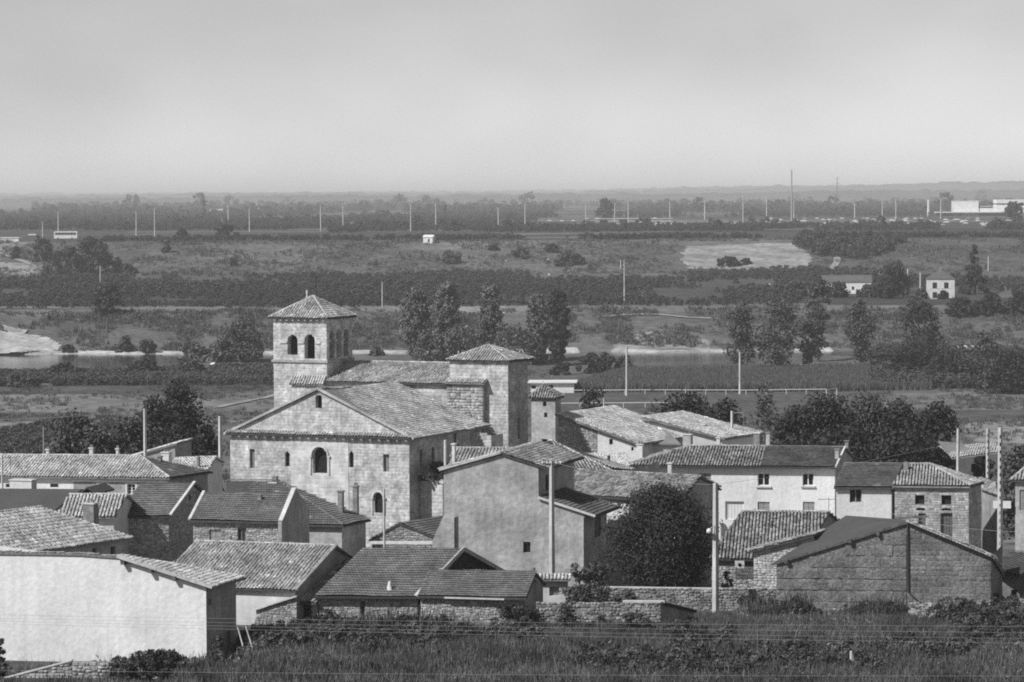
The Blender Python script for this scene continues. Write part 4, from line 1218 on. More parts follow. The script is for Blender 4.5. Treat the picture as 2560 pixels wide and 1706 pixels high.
# -- grey tiled barn with dark gable triangle
b = Bld('grey_tiled_barn', 'large grey tiled stone barn with open dark gable triangle', 'barn', (787, 1492), 229, B=(1043, 1494), C=(1157, 1374), dY=7)
w_, h_ = b.w, b.h
b.gable_roof('flat_grey', False)
zf = b.ze + .0
b.wall('wall', (.15, .3), (w_ - .1, .3), [(0, zf), (1, zf)], M['rubble_base'], holes=[H(901, 1502, 913, 1556, fill='door')], stones=ST_R(120))
gz = b.z(1424, w_, h_)
b.wall('gable_wall', (w_ - .25, .3), (w_ - .25, 2 * h_ - .3), [(0, zf), (.5, b.zr - .3), (1, zf)], M['dark'])  # near-black wall painted as the shade inside the open gable
b.wall('wall', (w_, 2 * h_ - .3), (.15, 2 * h_ - .3), [(0, zf), (1, zf)], M['rubble_base'])
b.wall('gable_wall', (.15, 2 * h_ - .3), (.15, .3), [(0, zf), (.5, b.zr - .3), (1, zf)], M['rubble_base'])
for s0_, s1_ in (((0, b.ze), (h_, b.zr)), ((h_, b.zr), (2 * h_, b.ze))):
    b.bar('verge', b.pt(w_ + .06, s0_[0], s0_[1] + .04), b.pt(w_ + .06, s1_[0], s1_[1] + .04), .14, .3, 'render')
b.bar('verge', b.pt(w_ - .1, -.02, b.ze + .12), b.pt(w_ - .1, h_ * .55, b.ze + (b.zr - b.ze) * .55 + .12), .28, .1, 'cement')
vp = P(974, 1484, 229.5)
MB().lathe(vp, [(.42, -.1), (.38, .05), (.2, .12), (.18, .5), (.12, .62), (.12, .75), (.03, .9)], 10).build('vent_pot', M['cement'], b.root, True)
b.bar('gutter', b.pt(0, -.12, b.ze - .05), b.pt(w_, -.12, b.ze - .05), .14, .12, 'blackmetal')
b.finish()
b = Bld('low_grey_barn', 'lower grey tiled barn end with stubby chimney beside the beige house', 'barn', (1043, 1491), 227.5, B=(1316, 1496), C=(1341, 1432), dY=4.2)
b.gable_walls('rubble_base', stones=ST_R(80), mr='grey_shade_plaster'); b.gable_roof('flat_grey', False)
b.chimney(1326, 1337, 1420, 1450, 230.5, 'brick', None, base=(.1,))
b.bar('gutter', b.pt(2, -.08, b.ze - .06), b.pt(b.w * .8, -.08, b.ze - .10), .12, .10, 'cement')
b.finish()
# -- small stone gable and coping wall at the church foot
b = Bld('sacristy', 'tiny stone gable roof against the foot of the church', 'outbuilding', (930, 1350), 272, yaw=-10, yawn=32)
w_ = b.u(1090, 0, b.ze); ua = b.u(1000, 0, b.ze); za = b.z(1311, ua, 0); zr_ = b.z(1345, w_, 0)
b.wall('wall', (0, 0), (w_, 0), [(0, b.ze), (ua / w_, za), (1, zr_)], M['rubble_base'], stones=ST_R(40))
dq = 7
b.roof([(w_ + .2, -.15, zr_), (w_ + .2, dq, zr_), (ua, dq, za + .12), (ua, -.15, za + .12)], 'flat')
b.roof([(-.2, dq, b.ze), (-.2, -.15, b.ze), (ua, -.15, za + .12), (ua, dq, za + .12)], 'flat')
b.bar('coping', P(926, 1357, 268), P(1118, 1357, 266), .4, .22, 'cement')
b.wall('yard_wall', (b.u(926, -4, b.ze), -4), (b.u(1118, -4, b.ze), -4), [(0, b.ze - .7), (1, b.ze - .7)], M['grey_shade_plaster'])
b.finish()
# -- beige house, gable towards us
b = Bld('beige_house', 'tall beige rendered house with blank gable and one small window', 'house', (1109, 1176), 251, yaw=-6, yawn=16)
zL = b.ze
ua, ur = b.u(1252, 0, zL), b.u(1346, 0, zL)
za, zr_ = b.z(1136, ua, 0), b.z(1166, ur, 0)
ul = b.u(1461, 0, zL - 3)
zl0, zl1 = b.z(1246, ur, 0), b.z(1283, ul, 0)
b.wall('wall', (0, 0), (ul, 0), [(0, zL), (ua / ul, za), (ur / ul, zr_), (ur / ul + .0005, zl0), (1, zl1)], M['render'],
       holes=[H(1308, 1355, 1326, 1382, fill='glass', reveal=.25)])
DQ = 11
b.wall('side_wall', (ur, .0), (ur, DQ), [(0, zr_), (1, zr_)], M['grey_shade_plaster'], zb=zl0 - .5, holes=[H(1364, 1187, 1376, 1226, fill='dark')])  # right side darker than the render; its shade is in the plaster tone
dl = b.v(1517, ul, zl1 - 1)
b.wall('side_wall', (ul, 0), (ul, dl), [(0, zl1), (1, zl1)], M['grey_shade_plaster'], holes=[H(1487, 1293, 1502, 1342, fill='shut', m='wood')])  # lean-to flank shade put into the greyer plaster
b.wall('side_wall', (0, DQ), (0, 0), [(0, zL), (1, zL)], M['render'])
b.wall('back_wall', (ur, DQ), (0, DQ), [(0, zr_), (1 - ua / ur, za), (1, zL)], M['render'])
s_r = (za - zr_) / (ur - ua)
oh_ = b.u(1372, 0, zr_) - ur
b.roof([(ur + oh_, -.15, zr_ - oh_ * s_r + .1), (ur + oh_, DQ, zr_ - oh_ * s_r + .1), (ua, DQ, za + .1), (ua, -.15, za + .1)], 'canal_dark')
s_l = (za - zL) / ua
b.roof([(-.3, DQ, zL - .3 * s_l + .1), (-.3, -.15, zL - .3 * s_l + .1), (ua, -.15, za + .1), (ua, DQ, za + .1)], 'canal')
b.bar('verge', b.pt(-.3, -.18, zL - .3 * s_l + .12), b.pt(ua, -.18, za + .12), .16, .14, 'ridge')
b.ridge(b.pt(ur + oh_, DQ * .3, zr_ - oh_ * s_r + .2), b.pt(ua, DQ, za + .2), 'ridge', .12)
b.roof([(ul + .9, -.15, zl1 - .25), (ul + .9, dl + .6, zl1 - .25), (ur + .02, dl + .6, zl0 + .1), (ur + .02, -.15, zl0 + .1)], 'flat', 'lean_to_roof')
b.bar('verge', b.pt(ur, -.18, zl0 + .08), b.pt(ul + .9, -.18, zl1 - .22), .12, .18, 'cement')
# flared buttress at the left foot
x0_ = b.u(1082, -.2, zL - 8); 
b.wall('buttress', (x0_, -.3), (0.9, -.3), [(0, b.z(1352, x0_, 0)), (.55, b.z(1285, 0, 0)), (1, b.z(1278, .4, 0))], M['render'])
b.chimney(1109, 1116, 1101, 1172, 254, 'cement', None); b.chimney(1129, 1139, 1112, 1164, 256, 'cement', 'cement')
b.bar('downpipe', b.pt(ul - .1, -.08, zl1 - .3), b.pt(ul - .1, -.08, zl1 - 4.2), .09, .09, 'cement', (1, 0, 0))
# -- tiled house between beige house and church
b = Bld('tiled_house', 'low canal tiled house tucked between beige house and church', 'house', (1120, 1165), 263, B=(1290, 1166), C=(1300, 1122), dY=5)
b.gable_walls('plaster'); b.gable_roof('canal')
b = Bld('side_house', 'house with triangular dark tile slope and pale verge right of the beige ridge', 'house', (1428, 1184), 274, B=(1532, 1182), yaw=-6, yawn=20)
ap = P(1376, 1102, 284); A_ = P(1426, 1184, 274); B_ = P(1532, 1181, 274.5); Lq = P(1318, 1152, 272)
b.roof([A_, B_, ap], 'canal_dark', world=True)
b.roof([Lq, A_, ap, P(1328, 1108, 284)], 'flat', world=True)
b.roof([P(1600, 1180, 292), P(1376, 1112, 292), ap, B_], 'canal', 'back_roof', world=True)
b.ridge(B_ + (0, 0, .08), ap + (0, 0, .06), 'ridge', .14)
zf = b.ze - .1
ul_ = b.u(1318, .2, zf)
b.wall('wall', (ul_, .25), (0, .25), [(0, Lq[2] - .2), (1, zf)], M['grey_shade_plaster']); b.wall('wall', (0, .25), (b.w - .2, .25), [(0, zf), (1, zf)], M['plaster'])
b.wall('side_wall', (b.w - .2, .25), (b.w - .2, 14), [(0, zf), (1, zf)], M['grey_shade_plaster'])
# -- long canal roof in the middle, sunk gable on the right
b = Bld('long_stone_house', 'long house with speckled canal tiles behind the big round tree', 'house', (1388, 1236), 268, B=(1700, 1254), C=(1753, 1192), dY=5.5)
b.gable_walls('plaster', mr='grey_shade_plaster', front=[H(1542, 1259, 1552, 1271, fill='glass')]); b.gable_roof('canal_dark')  # right gable in a greyer tone that includes its shade
# -- square dovecote tower
b = Bld('dovecote_tower', 'slim square plastered tower with tiled cap and two dark openings', 'tower', (1328, 994), 336, yaw=-17)
w_ = b.u(1388, 0, b.ze); d_ = b.v(1402, w_, b.ze)
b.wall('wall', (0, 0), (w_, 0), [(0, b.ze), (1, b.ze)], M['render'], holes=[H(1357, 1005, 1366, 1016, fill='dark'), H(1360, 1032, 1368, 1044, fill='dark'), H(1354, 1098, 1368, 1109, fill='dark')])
b.wall('side_wall', (w_, 0), (w_, d_), [(0, b.ze), (1, b.ze)], M['grey_shade_plaster'])  # right face greyer than the other three, shade painted into its colour
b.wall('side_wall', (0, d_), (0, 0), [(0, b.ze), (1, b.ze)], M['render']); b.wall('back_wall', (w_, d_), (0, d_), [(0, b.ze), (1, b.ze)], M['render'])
cs = [(-.25, -.25), (w_ + .3, -.25), (w_ + .3, d_ + .3), (-.25, d_ + .3)]
za = b.z(962, w_ * .35, d_ / 2)
for i in range(4): b.roof([(*cs[i], b.ze), (*cs[(i + 1) % 4], b.ze), (w_ * .38, d_ / 2, za)], 'canal_dark')
MB().lathe(b.pt(w_ * .38, d_ / 2, za - .1), [(.12, 0), (.05, .3), (.02, .7)], 8).build('finial', M['stone_pale'], b.root)
# -- stone and white house with raking roof
b = Bld('raking_roof_house', 'half stone half whitewashed house with roof raking down to the right', 'house', (1396, 1042), 318, yaw=-10, yawn=28)
zL = b.ze
u2_ = b.u(1592, 0, zL); um_ = b.u(1494, 0, zL)
zR = b.z(1112, u2_, 0); zM = zL + (zR - zL) * um_ / u2_
b.wall('wall', (0, 0), (um_, 0), [(0, zL), (1, zM)], M['rubble_base'], stones=ST_R(40))
b.wall('wall', (um_, -.02), (u2_, -.02), [(0, zM), (1, zR)], M['white'], holes=[H(1523, 1098, 1532, 1112, fill='dark'), H(1578, 1118, 1584, 1127, fill='dark')])
b.wall('side_wall', (u2_, 0), (u2_, 13), [(0, zR), (1, zR)], M['plaster'])
b.roof([(u2_ + .4, -.3, zR), (u2_ + .4, 13, zR), (-.2, 13, zL + .25), (-.2, -.3, zL + .25)], 'canal_pale')
b.bar('verge', b.pt(-.2, -.32, zL + .25), b.pt(u2_ + .4, -.32, zR + .02), .2, .16, 'canal_dark')
b.finish()
# low roofs in front of it
b = Bld('low_tiled_lean_to', 'low tiled lean-to with dark pipe below the whitewashed wall', 'shed', (1480, 1176), 292, B=(1592, 1172), C=(1560, 1135), dY=6)
b.gable_walls('plaster'); b.gable_roof('canal_pale', False)
b.chimney(1518, 1525, 1140, 1172, 291, 'blackmetal', None)
b = Bld('smooth_grey_roof', 'outbuilding under a smooth pale grey roof sagging towards the white house', 'outbuilding', (1594, 1109), 320, B=(1702, 1110), C=(1660, 1070), dY=7)
b.gable_walls('plaster'); b.gable_roof('cement', False)
for q in [o for o in b.root.children if o.name.startswith('roof')]:
    q.data.materials.clear(); q.data.materials.append(mat('grey_sheet_roof', .22, .15, 3, .2, stain=.15))
b = Bld('raking_tile_house', 'house with ragged lichened roof raking right and small white chimney', 'house', (1604, 1050), 326, yaw=-10, yawn=30)
u2_ = b.u(1815, 0, b.ze); zR = b.z(1098, u2_, 0)
b.wall('wall', (0, 0), (u2_ - .4, 0), [(0, b.ze), (1, zR + .1)], M['plaster'])
b.wall('side_wall', (u2_ - .4, 0), (u2_ - .4, 9), [(0, zR), (1, zR)], M['white'])
b.roof([(u2_, -.25, zR), (u2_, 9, zR), (0, 9, b.ze + .3), (0, -.25, b.ze + .3)], 'canal_pale')
b.bar('verge', b.pt(0, -.28, b.ze + .28), b.pt(u2_, -.28, zR), .2, .2, 'canal_dark')
b.chimney(1749, 1764, 1063, 1085, 328, 'cement', 'cement'); b.chimney(1620, 1637, 1034, 1055, 330, 'brick', 'brick')
# -- long white house
b = Bld('white_house', 'long white two storey house with half old and half new tiles', 'house', (1572, 1164), 291, B=(2088, 1169), C=(2112, 1119), dY=5.5)
w_, h_ = b.w, b.h
um_ = b.u(1902, 0, b.ze); un_ = b.u(1914, h_, b.zr)
ul_ = b.u(1728, h_, b.zr)
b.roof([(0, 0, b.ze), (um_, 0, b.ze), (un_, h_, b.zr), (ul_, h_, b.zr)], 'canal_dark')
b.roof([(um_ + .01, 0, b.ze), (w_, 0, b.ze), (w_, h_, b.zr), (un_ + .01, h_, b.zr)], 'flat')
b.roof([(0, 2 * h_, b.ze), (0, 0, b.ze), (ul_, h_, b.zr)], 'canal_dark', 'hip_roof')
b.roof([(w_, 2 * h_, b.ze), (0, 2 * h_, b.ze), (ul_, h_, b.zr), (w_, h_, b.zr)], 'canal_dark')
b.ridge(b.pt(ul_, h_, b.zr + .04), b.pt(un_, h_, b.zr + .04), 'canal', .14)
b.ridge(b.pt(un_, h_, b.zr + .04), b.pt(w_, h_, b.zr + .04), 'flat_grey', .12)
zf = b.ze + .12
b.wall('wall', (.3, .4), (w_ - .1, .4), [(0, zf), (1, zf)], M['white'], holes=[
    H(1633, 1183, 1663, 1208, fill='shut'), H(1748, 1184, 1778, 1214, fill='shut'), H(1894, 1184, 1924, 1215, sill=True), H(2006, 1184, 2034, 1215, sill=True),
    H(1813, 1254, 1860, 1300, fill='door', m='frame'), H(1894, 1255, 1924, 1290, fill='shut'), H(2007, 1255, 2036, 1290, fill='shut')])
b.wall('gable_wall', (w_ - .1, .4), (w_ - .1, 2 * h_ - .3), [(0, zf), (.5, b.zr - .1), (1, zf)], M['grey_shade_plaster'])
b.wall('wall', (.3, 2 * h_ - .3), (.3, .4), [(0, zf), (1, zf)], M['white'])
b.bar('gutter', b.pt(0, -.08, b.ze - .06), b.pt(w_, -.08, b.ze - .06), .14, .12, 'blackmetal')
b.bar('verge', b.pt(w_ + .04, 0, b.ze + .06), b.pt(w_ + .04, h_, b.zr + .08), .16, .14, 'cement')
b.chimney(2086, 2098, 1125, 1214, 290, 'render', 'brick', base=(.1,)); b.chimney(2111, 2122, 1104, 1128, 298, 'brick', 'brick')
b.chimney(1914, 1926, 1084, 1124, 297, 'render', 'brick', base=(.1,)); b.chimney(1881, 1902, 1084, 1116, 303, 'brick', 'cement')
b.chimney(1705, 1731, 1088, 1128, 300, 'render', 'cement', pot=True); b.chimney(1590, 1609, 1113, 1154, 297, 'plaster', 'cement', pot=True)
b.chimney(1668, 1680, 1160, 1186, 286, 'plaster', 'cement'); b.chimney(1790, 1801, 1096, 1120, 301, 'plaster', 'cement')
# -- connecting house
b = Bld('small_white_house', 'small white house with plain dark roof joining white and stone houses', 'house', (2084, 1219), 281, B=(2234, 1220), C=(2258, 1160), dY=5.5)
b.gable_walls('white', front=[H(2124, 1224, 2154, 1257, frame='woodpale')]); b.gable_roof('flat', False)
b.ridge(b.pt(0, b.h, b.zr + .03), b.pt(b.w, b.h, b.zr + .03), 'flat_grey', .1)
b.bar('downpipe', b.pt(b.w - .15, .2, b.ze - .2), b.pt(b.w - .15, .2, b.ze - 4), .1, .1, 'blackmetal', (1, 0, 0))
# -- stone house with hip roof
b = Bld('hipped_stone_house', 'coursed stone house with hipped canal tile roof and square black windows', 'house', (2231, 1214), 280, yaw=-9, yawn=26)
w_ = b.u(2427, 0, b.ze); d_ = b.v(2462, w_, b.ze)
rl, rr = P(2266, 1159, 286), P(2323, 1161, 286); rl[2] = rr[2]
A_, B_, D_, E_ = b.pt(0, 0, b.ze), b.pt(w_, 0, b.ze), b.pt(w_, d_, b.ze), b.pt(0, d_, b.ze)
b.roof([A_, B_, rr, rl], 'canal', world=True); b.roof([B_, D_, rr], 'canal', 'hip_roof', world=True); b.roof([D_, E_, rl, rr], 'canal', world=True)
b.ridge(B_ + (0, 0, .08), rr + (0, 0, .06)); b.ridge(rl + (0, 0, .05), rr + (0, 0, .05)); b.ridge(D_ + (0, 0, .08), rr + (0, 0, .06))
zf = b.ze - .1
b.wall('wall', (.1, .3), (w_ - .25, .3), [(0, zf), (1, zf)], M['rubble_base'], holes=[
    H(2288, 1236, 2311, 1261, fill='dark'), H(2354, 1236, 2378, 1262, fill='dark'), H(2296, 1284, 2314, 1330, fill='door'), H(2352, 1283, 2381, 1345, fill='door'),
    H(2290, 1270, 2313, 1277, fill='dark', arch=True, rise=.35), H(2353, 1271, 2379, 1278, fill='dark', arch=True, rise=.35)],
    stones=(.22, .22, .6, .015, M['stone_dark'], 160, .01), reveal=.3)
b.wall('side_wall', (w_ - .25, .3), (w_ - .25, d_ - .2), [(0, zf), (1, zf)], M['rubble_base'], stones=(.24, .25, .6, .02, M['stone_dark'], 0, .01))
b.wall('back_wall', (w_ - .25, d_ - .2), (.1, d_ - .2), [(0, zf), (1, zf)], M['rubble_base'])
for i in range(2):
    b.bar('genoise', b.pt(-.05, .12 + .1 * i, zf - .02 - .13 * i), b.pt(w_ - .1, .12 + .1 * i, zf - .02 - .13 * i), .28, .1, 'canal_dark')
b.chimney(2257, 2272, 1156, 1186, 284, 'brick', None)
b.finish()
# sheds behind/right of it
b = Bld('shed_roof', 'low tiled shed between stone house and lattice pole', 'shed', (2456, 1226), 290, B=(2496, 1240), C=(2490, 1208), dY=4)
b.gable_walls('grey_shade_plaster'); b.gable_roof('canal_dark', False)
b = Bld('ruined_house', 'half ruined house with pale sagging roof below the right field', 'house', (2340, 1150), 345, B=(2500, 1130), C=(2498, 1126), dY=6)
q = [P(2380, 1146, 340), P(2500, 1131, 339), P(2490, 1117, 347), P(2345, 1103, 351)]
b.roof(q, 'canal_pale', world=True)
b.zr = b.ze
b.wall('wall', (b.u(2400, 0, b.ze), 0), (b.u(2500, 0, b.ze), 0), [(0, b.ze + .2), (1, b.ze + 1.0)], M['plaster'], holes=[H(2428, 1160, 2440, 1180, fill='dark'), H(2452, 1142, 2458, 1172, fill='dark')])
b.wall('side_wall', (b.u(2500, 0, b.ze), 0), (b.u(2500, 0, b.ze), 8), [(0, b.ze + 1), (1, b.ze + 1)], M['grey_shade_plaster'])
# -- house at the right edge
b = Bld('right_edge_house', 'pale rendered house with shuttered window cut by the right edge', 'house', (2527, 1202), 262, yaw=-14, yawn=20)
w_ = 8
b.wall('wall', (.3, .3), (w_, .3), [(0, b.ze), (1, b.ze)], M['render'], holes=[H(2549, 1225, 2566, 1276, fill='shut')])
b.roof([(0, 0, b.ze), (w_, 0, b.ze), (w_, 5, b.ze + 1.8), (1.5, 5, b.ze + 1.8)], 'canal'); b.roof([(0, 10, b.ze), (0, 0, b.ze), (1.5, 5, b.ze + 1.8)], 'canal')
b.ridge(b.pt(0, 0, b.ze + .08), b.pt(1.5, 5, b.ze + 1.85))
b.wall('side_wall', (.3, 9), (.3, .3), [(0, b.ze), (1, b.ze)], M['render'])
# -- low roof bottom right
b = Bld('low_dark_shed', 'low dark tiled shed with brick front at lower right edge', 'shed', (2478, 1424), 247, yaw=-12, yawn=22)
q = [P(2474, 1422, 247), P(2550, 1446, 243), P(2640, 1400, 248), P(2560, 1378, 253), P(2500, 1384, 252)]
zq_ = q[0][2]
b.roof([P(2474, 1420, 247), P(2548, 1440, 244.5), P(2640, 1385, 251), P(2520, 1380, 252)], 'flat', world=True)
b.wall('wall', (0.1, .4), (b.u(2640, .4, b.ze), .4), [(0, b.ze - .25), (1, b.ze - .5)], M['brick'], holes=[H(2484, 1456, 2502, 1500, fill='dark'), H(2528, 1475, 2542, 1498, fill='dark')])
# -- striped canal roof in front of the white house
b = Bld('courtyard_house', 'low house with speckled canal tile roof right of the round tree', 'house', (1770, 1398), 254, B=(2000, 1400), C=(2075, 1281), dY=8.5)
b.gable_walls('rubble_base', stones=ST_R(20), front=[H(1840, 1392, 1884, 1450, fill='dark', reveal=.8)]); b.gable_roof('canal_dark')
b.finish()
bx_ = P(1849, 1412, 252.5)
t_ = thing('wall_unit', 'white square box with dark round mouth under the courtyard eave', 'box', bx_)
MB().box(bx_, (.36, 0, 0), (0, .15, 0), (0, 0, .28)).build('casing', M['white'], t_)
MB().tube([bx_ - (0, .152, 0), bx_ - (0, .17, 0)], .15, 14).build('mouth', M['dark'], t_)
# -- stone end wall and pise barn
b = Bld('stone_lean_to', 'small pale stone lean-to left of the rammed earth barn', 'shed', (1884, 1374), 245, yaw=-8, yawn=20)
u2_ = b.u(1960, 0, b.ze); z2_ = b.z(1342, b.u(2036, 0, b.ze), 0); ue = b.u(2036, 0, b.ze)
b.wall('wall', (0, 0), (ue, 0), [(0, b.ze), (1, z2_)], M['rubble_base'], stones=(.20, .2, .45, .02, M['stone'], 50, .02))
b.roof([(-.5, 4, b.ze - .2), (-.5, -.3, b.ze - .2), (ue, -.3, z2_ + .12), (ue, 4, z2_ + .12)], 'canal_dark')
b.wall('side_wall', (0, 4), (0, 0), [(0, b.ze), (1, b.ze)], M['rubble_base'])
b.finish()
b = Bld('rammed_earth_barn', 'dark rammed earth barn with layered wall and black triangular roof', 'barn', (1941, 1408), 239, yaw=-7, yawn=14)
zL = b.ze
ua, u2_ = b.u(2268, 0, zL), b.u(2478, 0, zL)
za, zR = b.z(1306, ua, 0), b.z(1393, u2_, 0)
sk = (za - zL) / ua
b.wall('wall', (0, 0), (ua, 0), [(0, zL - .1), (1, za - .1)], M['pise'])
b.wall('wall', (ua, -.05), (u2_, -.05), [(0, za), (1, zR)], M['pise'], stones=(.40, .4, 1.5, .02, mat('earth_block', .175, .42, 6.0, .8, island=.13, stain=.4, ssc=.5, speck=3.5), 40, .0))
b.wall('side_wall', (u2_, -.05), (u2_, 9), [(0, zR), (1, zR)], M['pise'])
# rammed lifts: each layer a slab standing proud above a ragged joint
zlay = za - 2.2; k_ = 0
rngp = np.random.default_rng(4)
zlo = zL - 4.6
zc_ = zlo
while zc_ < za - .6:
    z1_ = zc_ + .86
    ustart = max(.05, (z1_ + .25 - zL) / sk) if z1_ + .1 > zL else .05
    if ustart < ua - .6:
        cuts = [ustart] + sorted(rngp.uniform(ustart + 1, ua - .5, 2 if ua - ustart > 4 else 0)) + [ua - .05]
        for xa, xb_ in zip(cuts[:-1], cuts[1:]):
            if xb_ - xa < .3: continue
            ns = max(2, int((xb_ - xa) / .28)); th = rngp.uniform(.06, .11)
            xx = np.linspace(xa, xb_ - .01, ns + 1)
            zl_ = zc_ + .05 + rngp.normal(0, .022, ns + 1); zu_ = z1_ + rngp.normal(0, .03, ns + 1)
            zm_a, zm_b = zl_ + .25, zu_ - .2
            V = []; Fs = []
            for x_, a0, a1, a2, a3 in zip(xx, zl_, zm_a, zm_b, zu_):
                V += [b.pt(x_, 0, a0), b.pt(x_, -th * rngp.uniform(.7, 1.1), a0), b.pt(x_, -th * rngp.uniform(.8, 1.2), a1), b.pt(x_, -th * rngp.uniform(.8, 1.2), a2), b.pt(x_, -th * rngp.uniform(.4, 1), a3), b.pt(x_, 0, a3 - .02)]
            for i_ in range(ns):
                for j_ in range(5):
                    Fs.append((i_ * 6 + j_, i_ * 6 + 6 + j_, i_ * 6 + 7 + j_, i_ * 6 + 1 + j_))
            mk('earth_layer', V, Fs, M['pise'], b.root)
    zc_ = z1_
for x_, y_ in ((2195, 1333), (2125, 1352), (1966, 1403)):
    u_ = b.u(x_, -.2, zL + 1)
    MB().box(b.p(u_, -.15, y_), np.append(b.e * .12, 0), np.append(b.n * .25, 0), (0, 0, .16)).build('purlin_end', M['wood'], b.root)
qf = P(2115, 1289, 252)
b.roof([b.pt(-.35, -.12, zL - .35 * sk + .05), b.pt(ua, -.12, za + .08), P(2267, 1300, 244), qf], 'felt', world=True)
b.bar('verge', b.pt(-.35, -.14, zL - .35 * sk), b.pt(ua + .1, -.14, za + .04), .08, .2, 'wood')
b.roof([b.pt(u2_ + .25, -.3, zR), b.pt(u2_ + .25, 8, zR - 2.2), b.pt(ua, 8, za - 2.1), b.pt(ua, -.3, za + .1)], 'canal_pale', world=True)
for i in range(26):
    t_ = (i + .5) / 26
    MB().box(b.pt(ua + (u2_ - ua) * t_, -.33, za + (zR - za) * t_ + .13), np.append(b.e * .16, (zR - za) / (u2_ - ua) * .16), np.append(b.n * .16, 0), (0, 0, .04)).build('verge_tile', M['ridge'], b.root)
b.bar('plank', P(2238, 1297, 238), P(2316, 1291, 237), .15, .16, 'wood')
pp = [b.pt(ua + .05, -.16, za - .1), b.pt(ua + .1, -.16, b.z(1480, ua, 0)), b.pt(ua + .8, -.16, b.z(1502, ua, 0)), b.pt(ua + 2.2, -.2, b.z(1524, ua, 0)), b.pt(ua + 3.4, -.2, b.z(1526, ua, 0))]
MB().tube(pp, .075, 6).build('drainpipe', M['blackmetal'], b.root)
zs2 = b.z(1500, ua, 0)
b.wall('footing_wall', (-.3, -.25), (u2_ + .2, -.25), [(0, zs2 - .5), (.35, zs2 - .7), (.7, zs2 - .3), (1, zs2)], M['rubble_base'], stones=(.22, .2, .5, .06, M['rubble'], 150, .03))
b.finish()
# -- ruined shed and retaining walls in the foreground
b = Bld('ruined_shed', 'roofless rubble shed sunk in weeds at centre foreground', 'shed', (1340, 1506), 226, yaw=-4, yawn=24)
u2_ = b.u(1652, 0, b.ze); d_ = b.v(1735, u2_, b.ze - 1.2)
b.wall('wall', (0, 0), (u2_, 0), [(0, b.ze), (1, b.ze)], M['rubble_base'], stones=(.19, .18, .45, .04, MATS['old_wall_stone'] if 'old_wall_stone' in MATS else mat('old_wall_stone', .23, .3, 4, .6, island=.4, stain=.35, ssc=.6), 120, .04))
b.wall('side_wall', (u2_, 0), (u2_, d_), [(0, b.ze), (1, b.ze - 1.4)], M['grey_shade_plaster'])
b.bar('coping', b.pt(b.u(1557, .2, b.ze), .2, b.ze + .06), b.pt(u2_ + .2, .2, b.ze + .06), .5, .14, 'cement')
b.bar('beam', b.pt(u2_ + .1, -.1, b.ze - .02), b.pt(u2_ + .1, d_, b.ze - 1.4), .2, .2, 'dark')
b.finish()
b = Bld('terrace_wall', 'long rubble terrace wall below the big round tree', 'wall', (1390, 1466), 242, yaw=-3, yawn=10)
u2_ = b.u(1945, 0, b.ze)
b.wall('wall', (0, 0), (u2_, 0), [(0, b.ze), (.4, b.ze - .1), (1, b.ze - .2)], M['rubble_base'], zb=b.ze - 3, stones=(.20, .18, .45, .04, mat('old_wall_stone', .23, .3, 4, .6, island=.4, stain=.35, ssc=.6), 160, .04))
b.wall('wall_back', (u2_, .5), (0, .5), [(0, b.ze - .2), (1, b.ze)], M['rubble_base'], zb=b.ze - 3)
b.roof([(0, -.02, b.ze - .01), (u2_, -.02, b.ze - .2), (u2_, .52, b.ze - .2), (0, .52, b.ze - .01)], 'cement', 'coping', thick=.05)
b.finish()
b = Bld('garden_wall', 'low stone garden wall with pale coping below the white barn', 'wall', (180, 1653), 197.5, yaw=-6, yawn=10)
ul_ = b.u(-60, 0, b.ze); ur_ = b.u(430, 0, b.ze)
b.wall('wall', (ul_, 0), (0, 0), [(0, b.z(1716, ul_, 0)), (1, b.ze)], M['rubble_base'], stones=(.2, .22, .5, .06, M['stone_dark'], 60, .02))
b.wall('wall', (0, 0), (ur_, 0), [(0, b.ze), (1, b.ze)], M['rubble_base'], stones=(.22, .22, .5, .07, M['rubble'], 60, .03))
b.bar('coping', b.pt(ul_, .1, b.z(1714, ul_, 0)), b.pt(0, .1, b.ze + .04), .4, .08, 'cement')
b.finish()
b = Bld('shed_wall', 'small pale wall with tile coping left of the bushy fruit trees', 'wall', (1336, 1446), 237, yaw=-4, yawn=10)
u2_ = b.u(1420, 0, b.ze)
b.wall('wall', (0, 0), (u2_, 0), [(0, b.ze), (1, b.ze)], M['plaster'], holes=[H(1373, 1468, 1398, 1490, fill='blind')])
b.roof([(-.2, -.35, b.ze - .05), (u2_ + .2, -.35, b.ze - .05), (u2_ + .2, .5, b.ze + .25), (-.2, .5, b.ze + .25)], 'canal_pale')

gp = P(448, 1690, 196.8)
t_ = thing('gate_post', 'square pale gate post at the end of the garden wall', 'post', (gp[0], gp[1], float(zt(gp[0], gp[1]))))
MB().box((gp[0], gp[1], gp[2] - .4), (.46, -.05, 0), (.05, .4, 0), (0, 0, .75)).build('pillar', M['concrete'], t_)
MB().box((gp[0], gp[1], gp[2] + .39), (.5, -.05, 0), (.05, .44, 0), (0, 0, .045)).build('cap', M['cement'], t_)
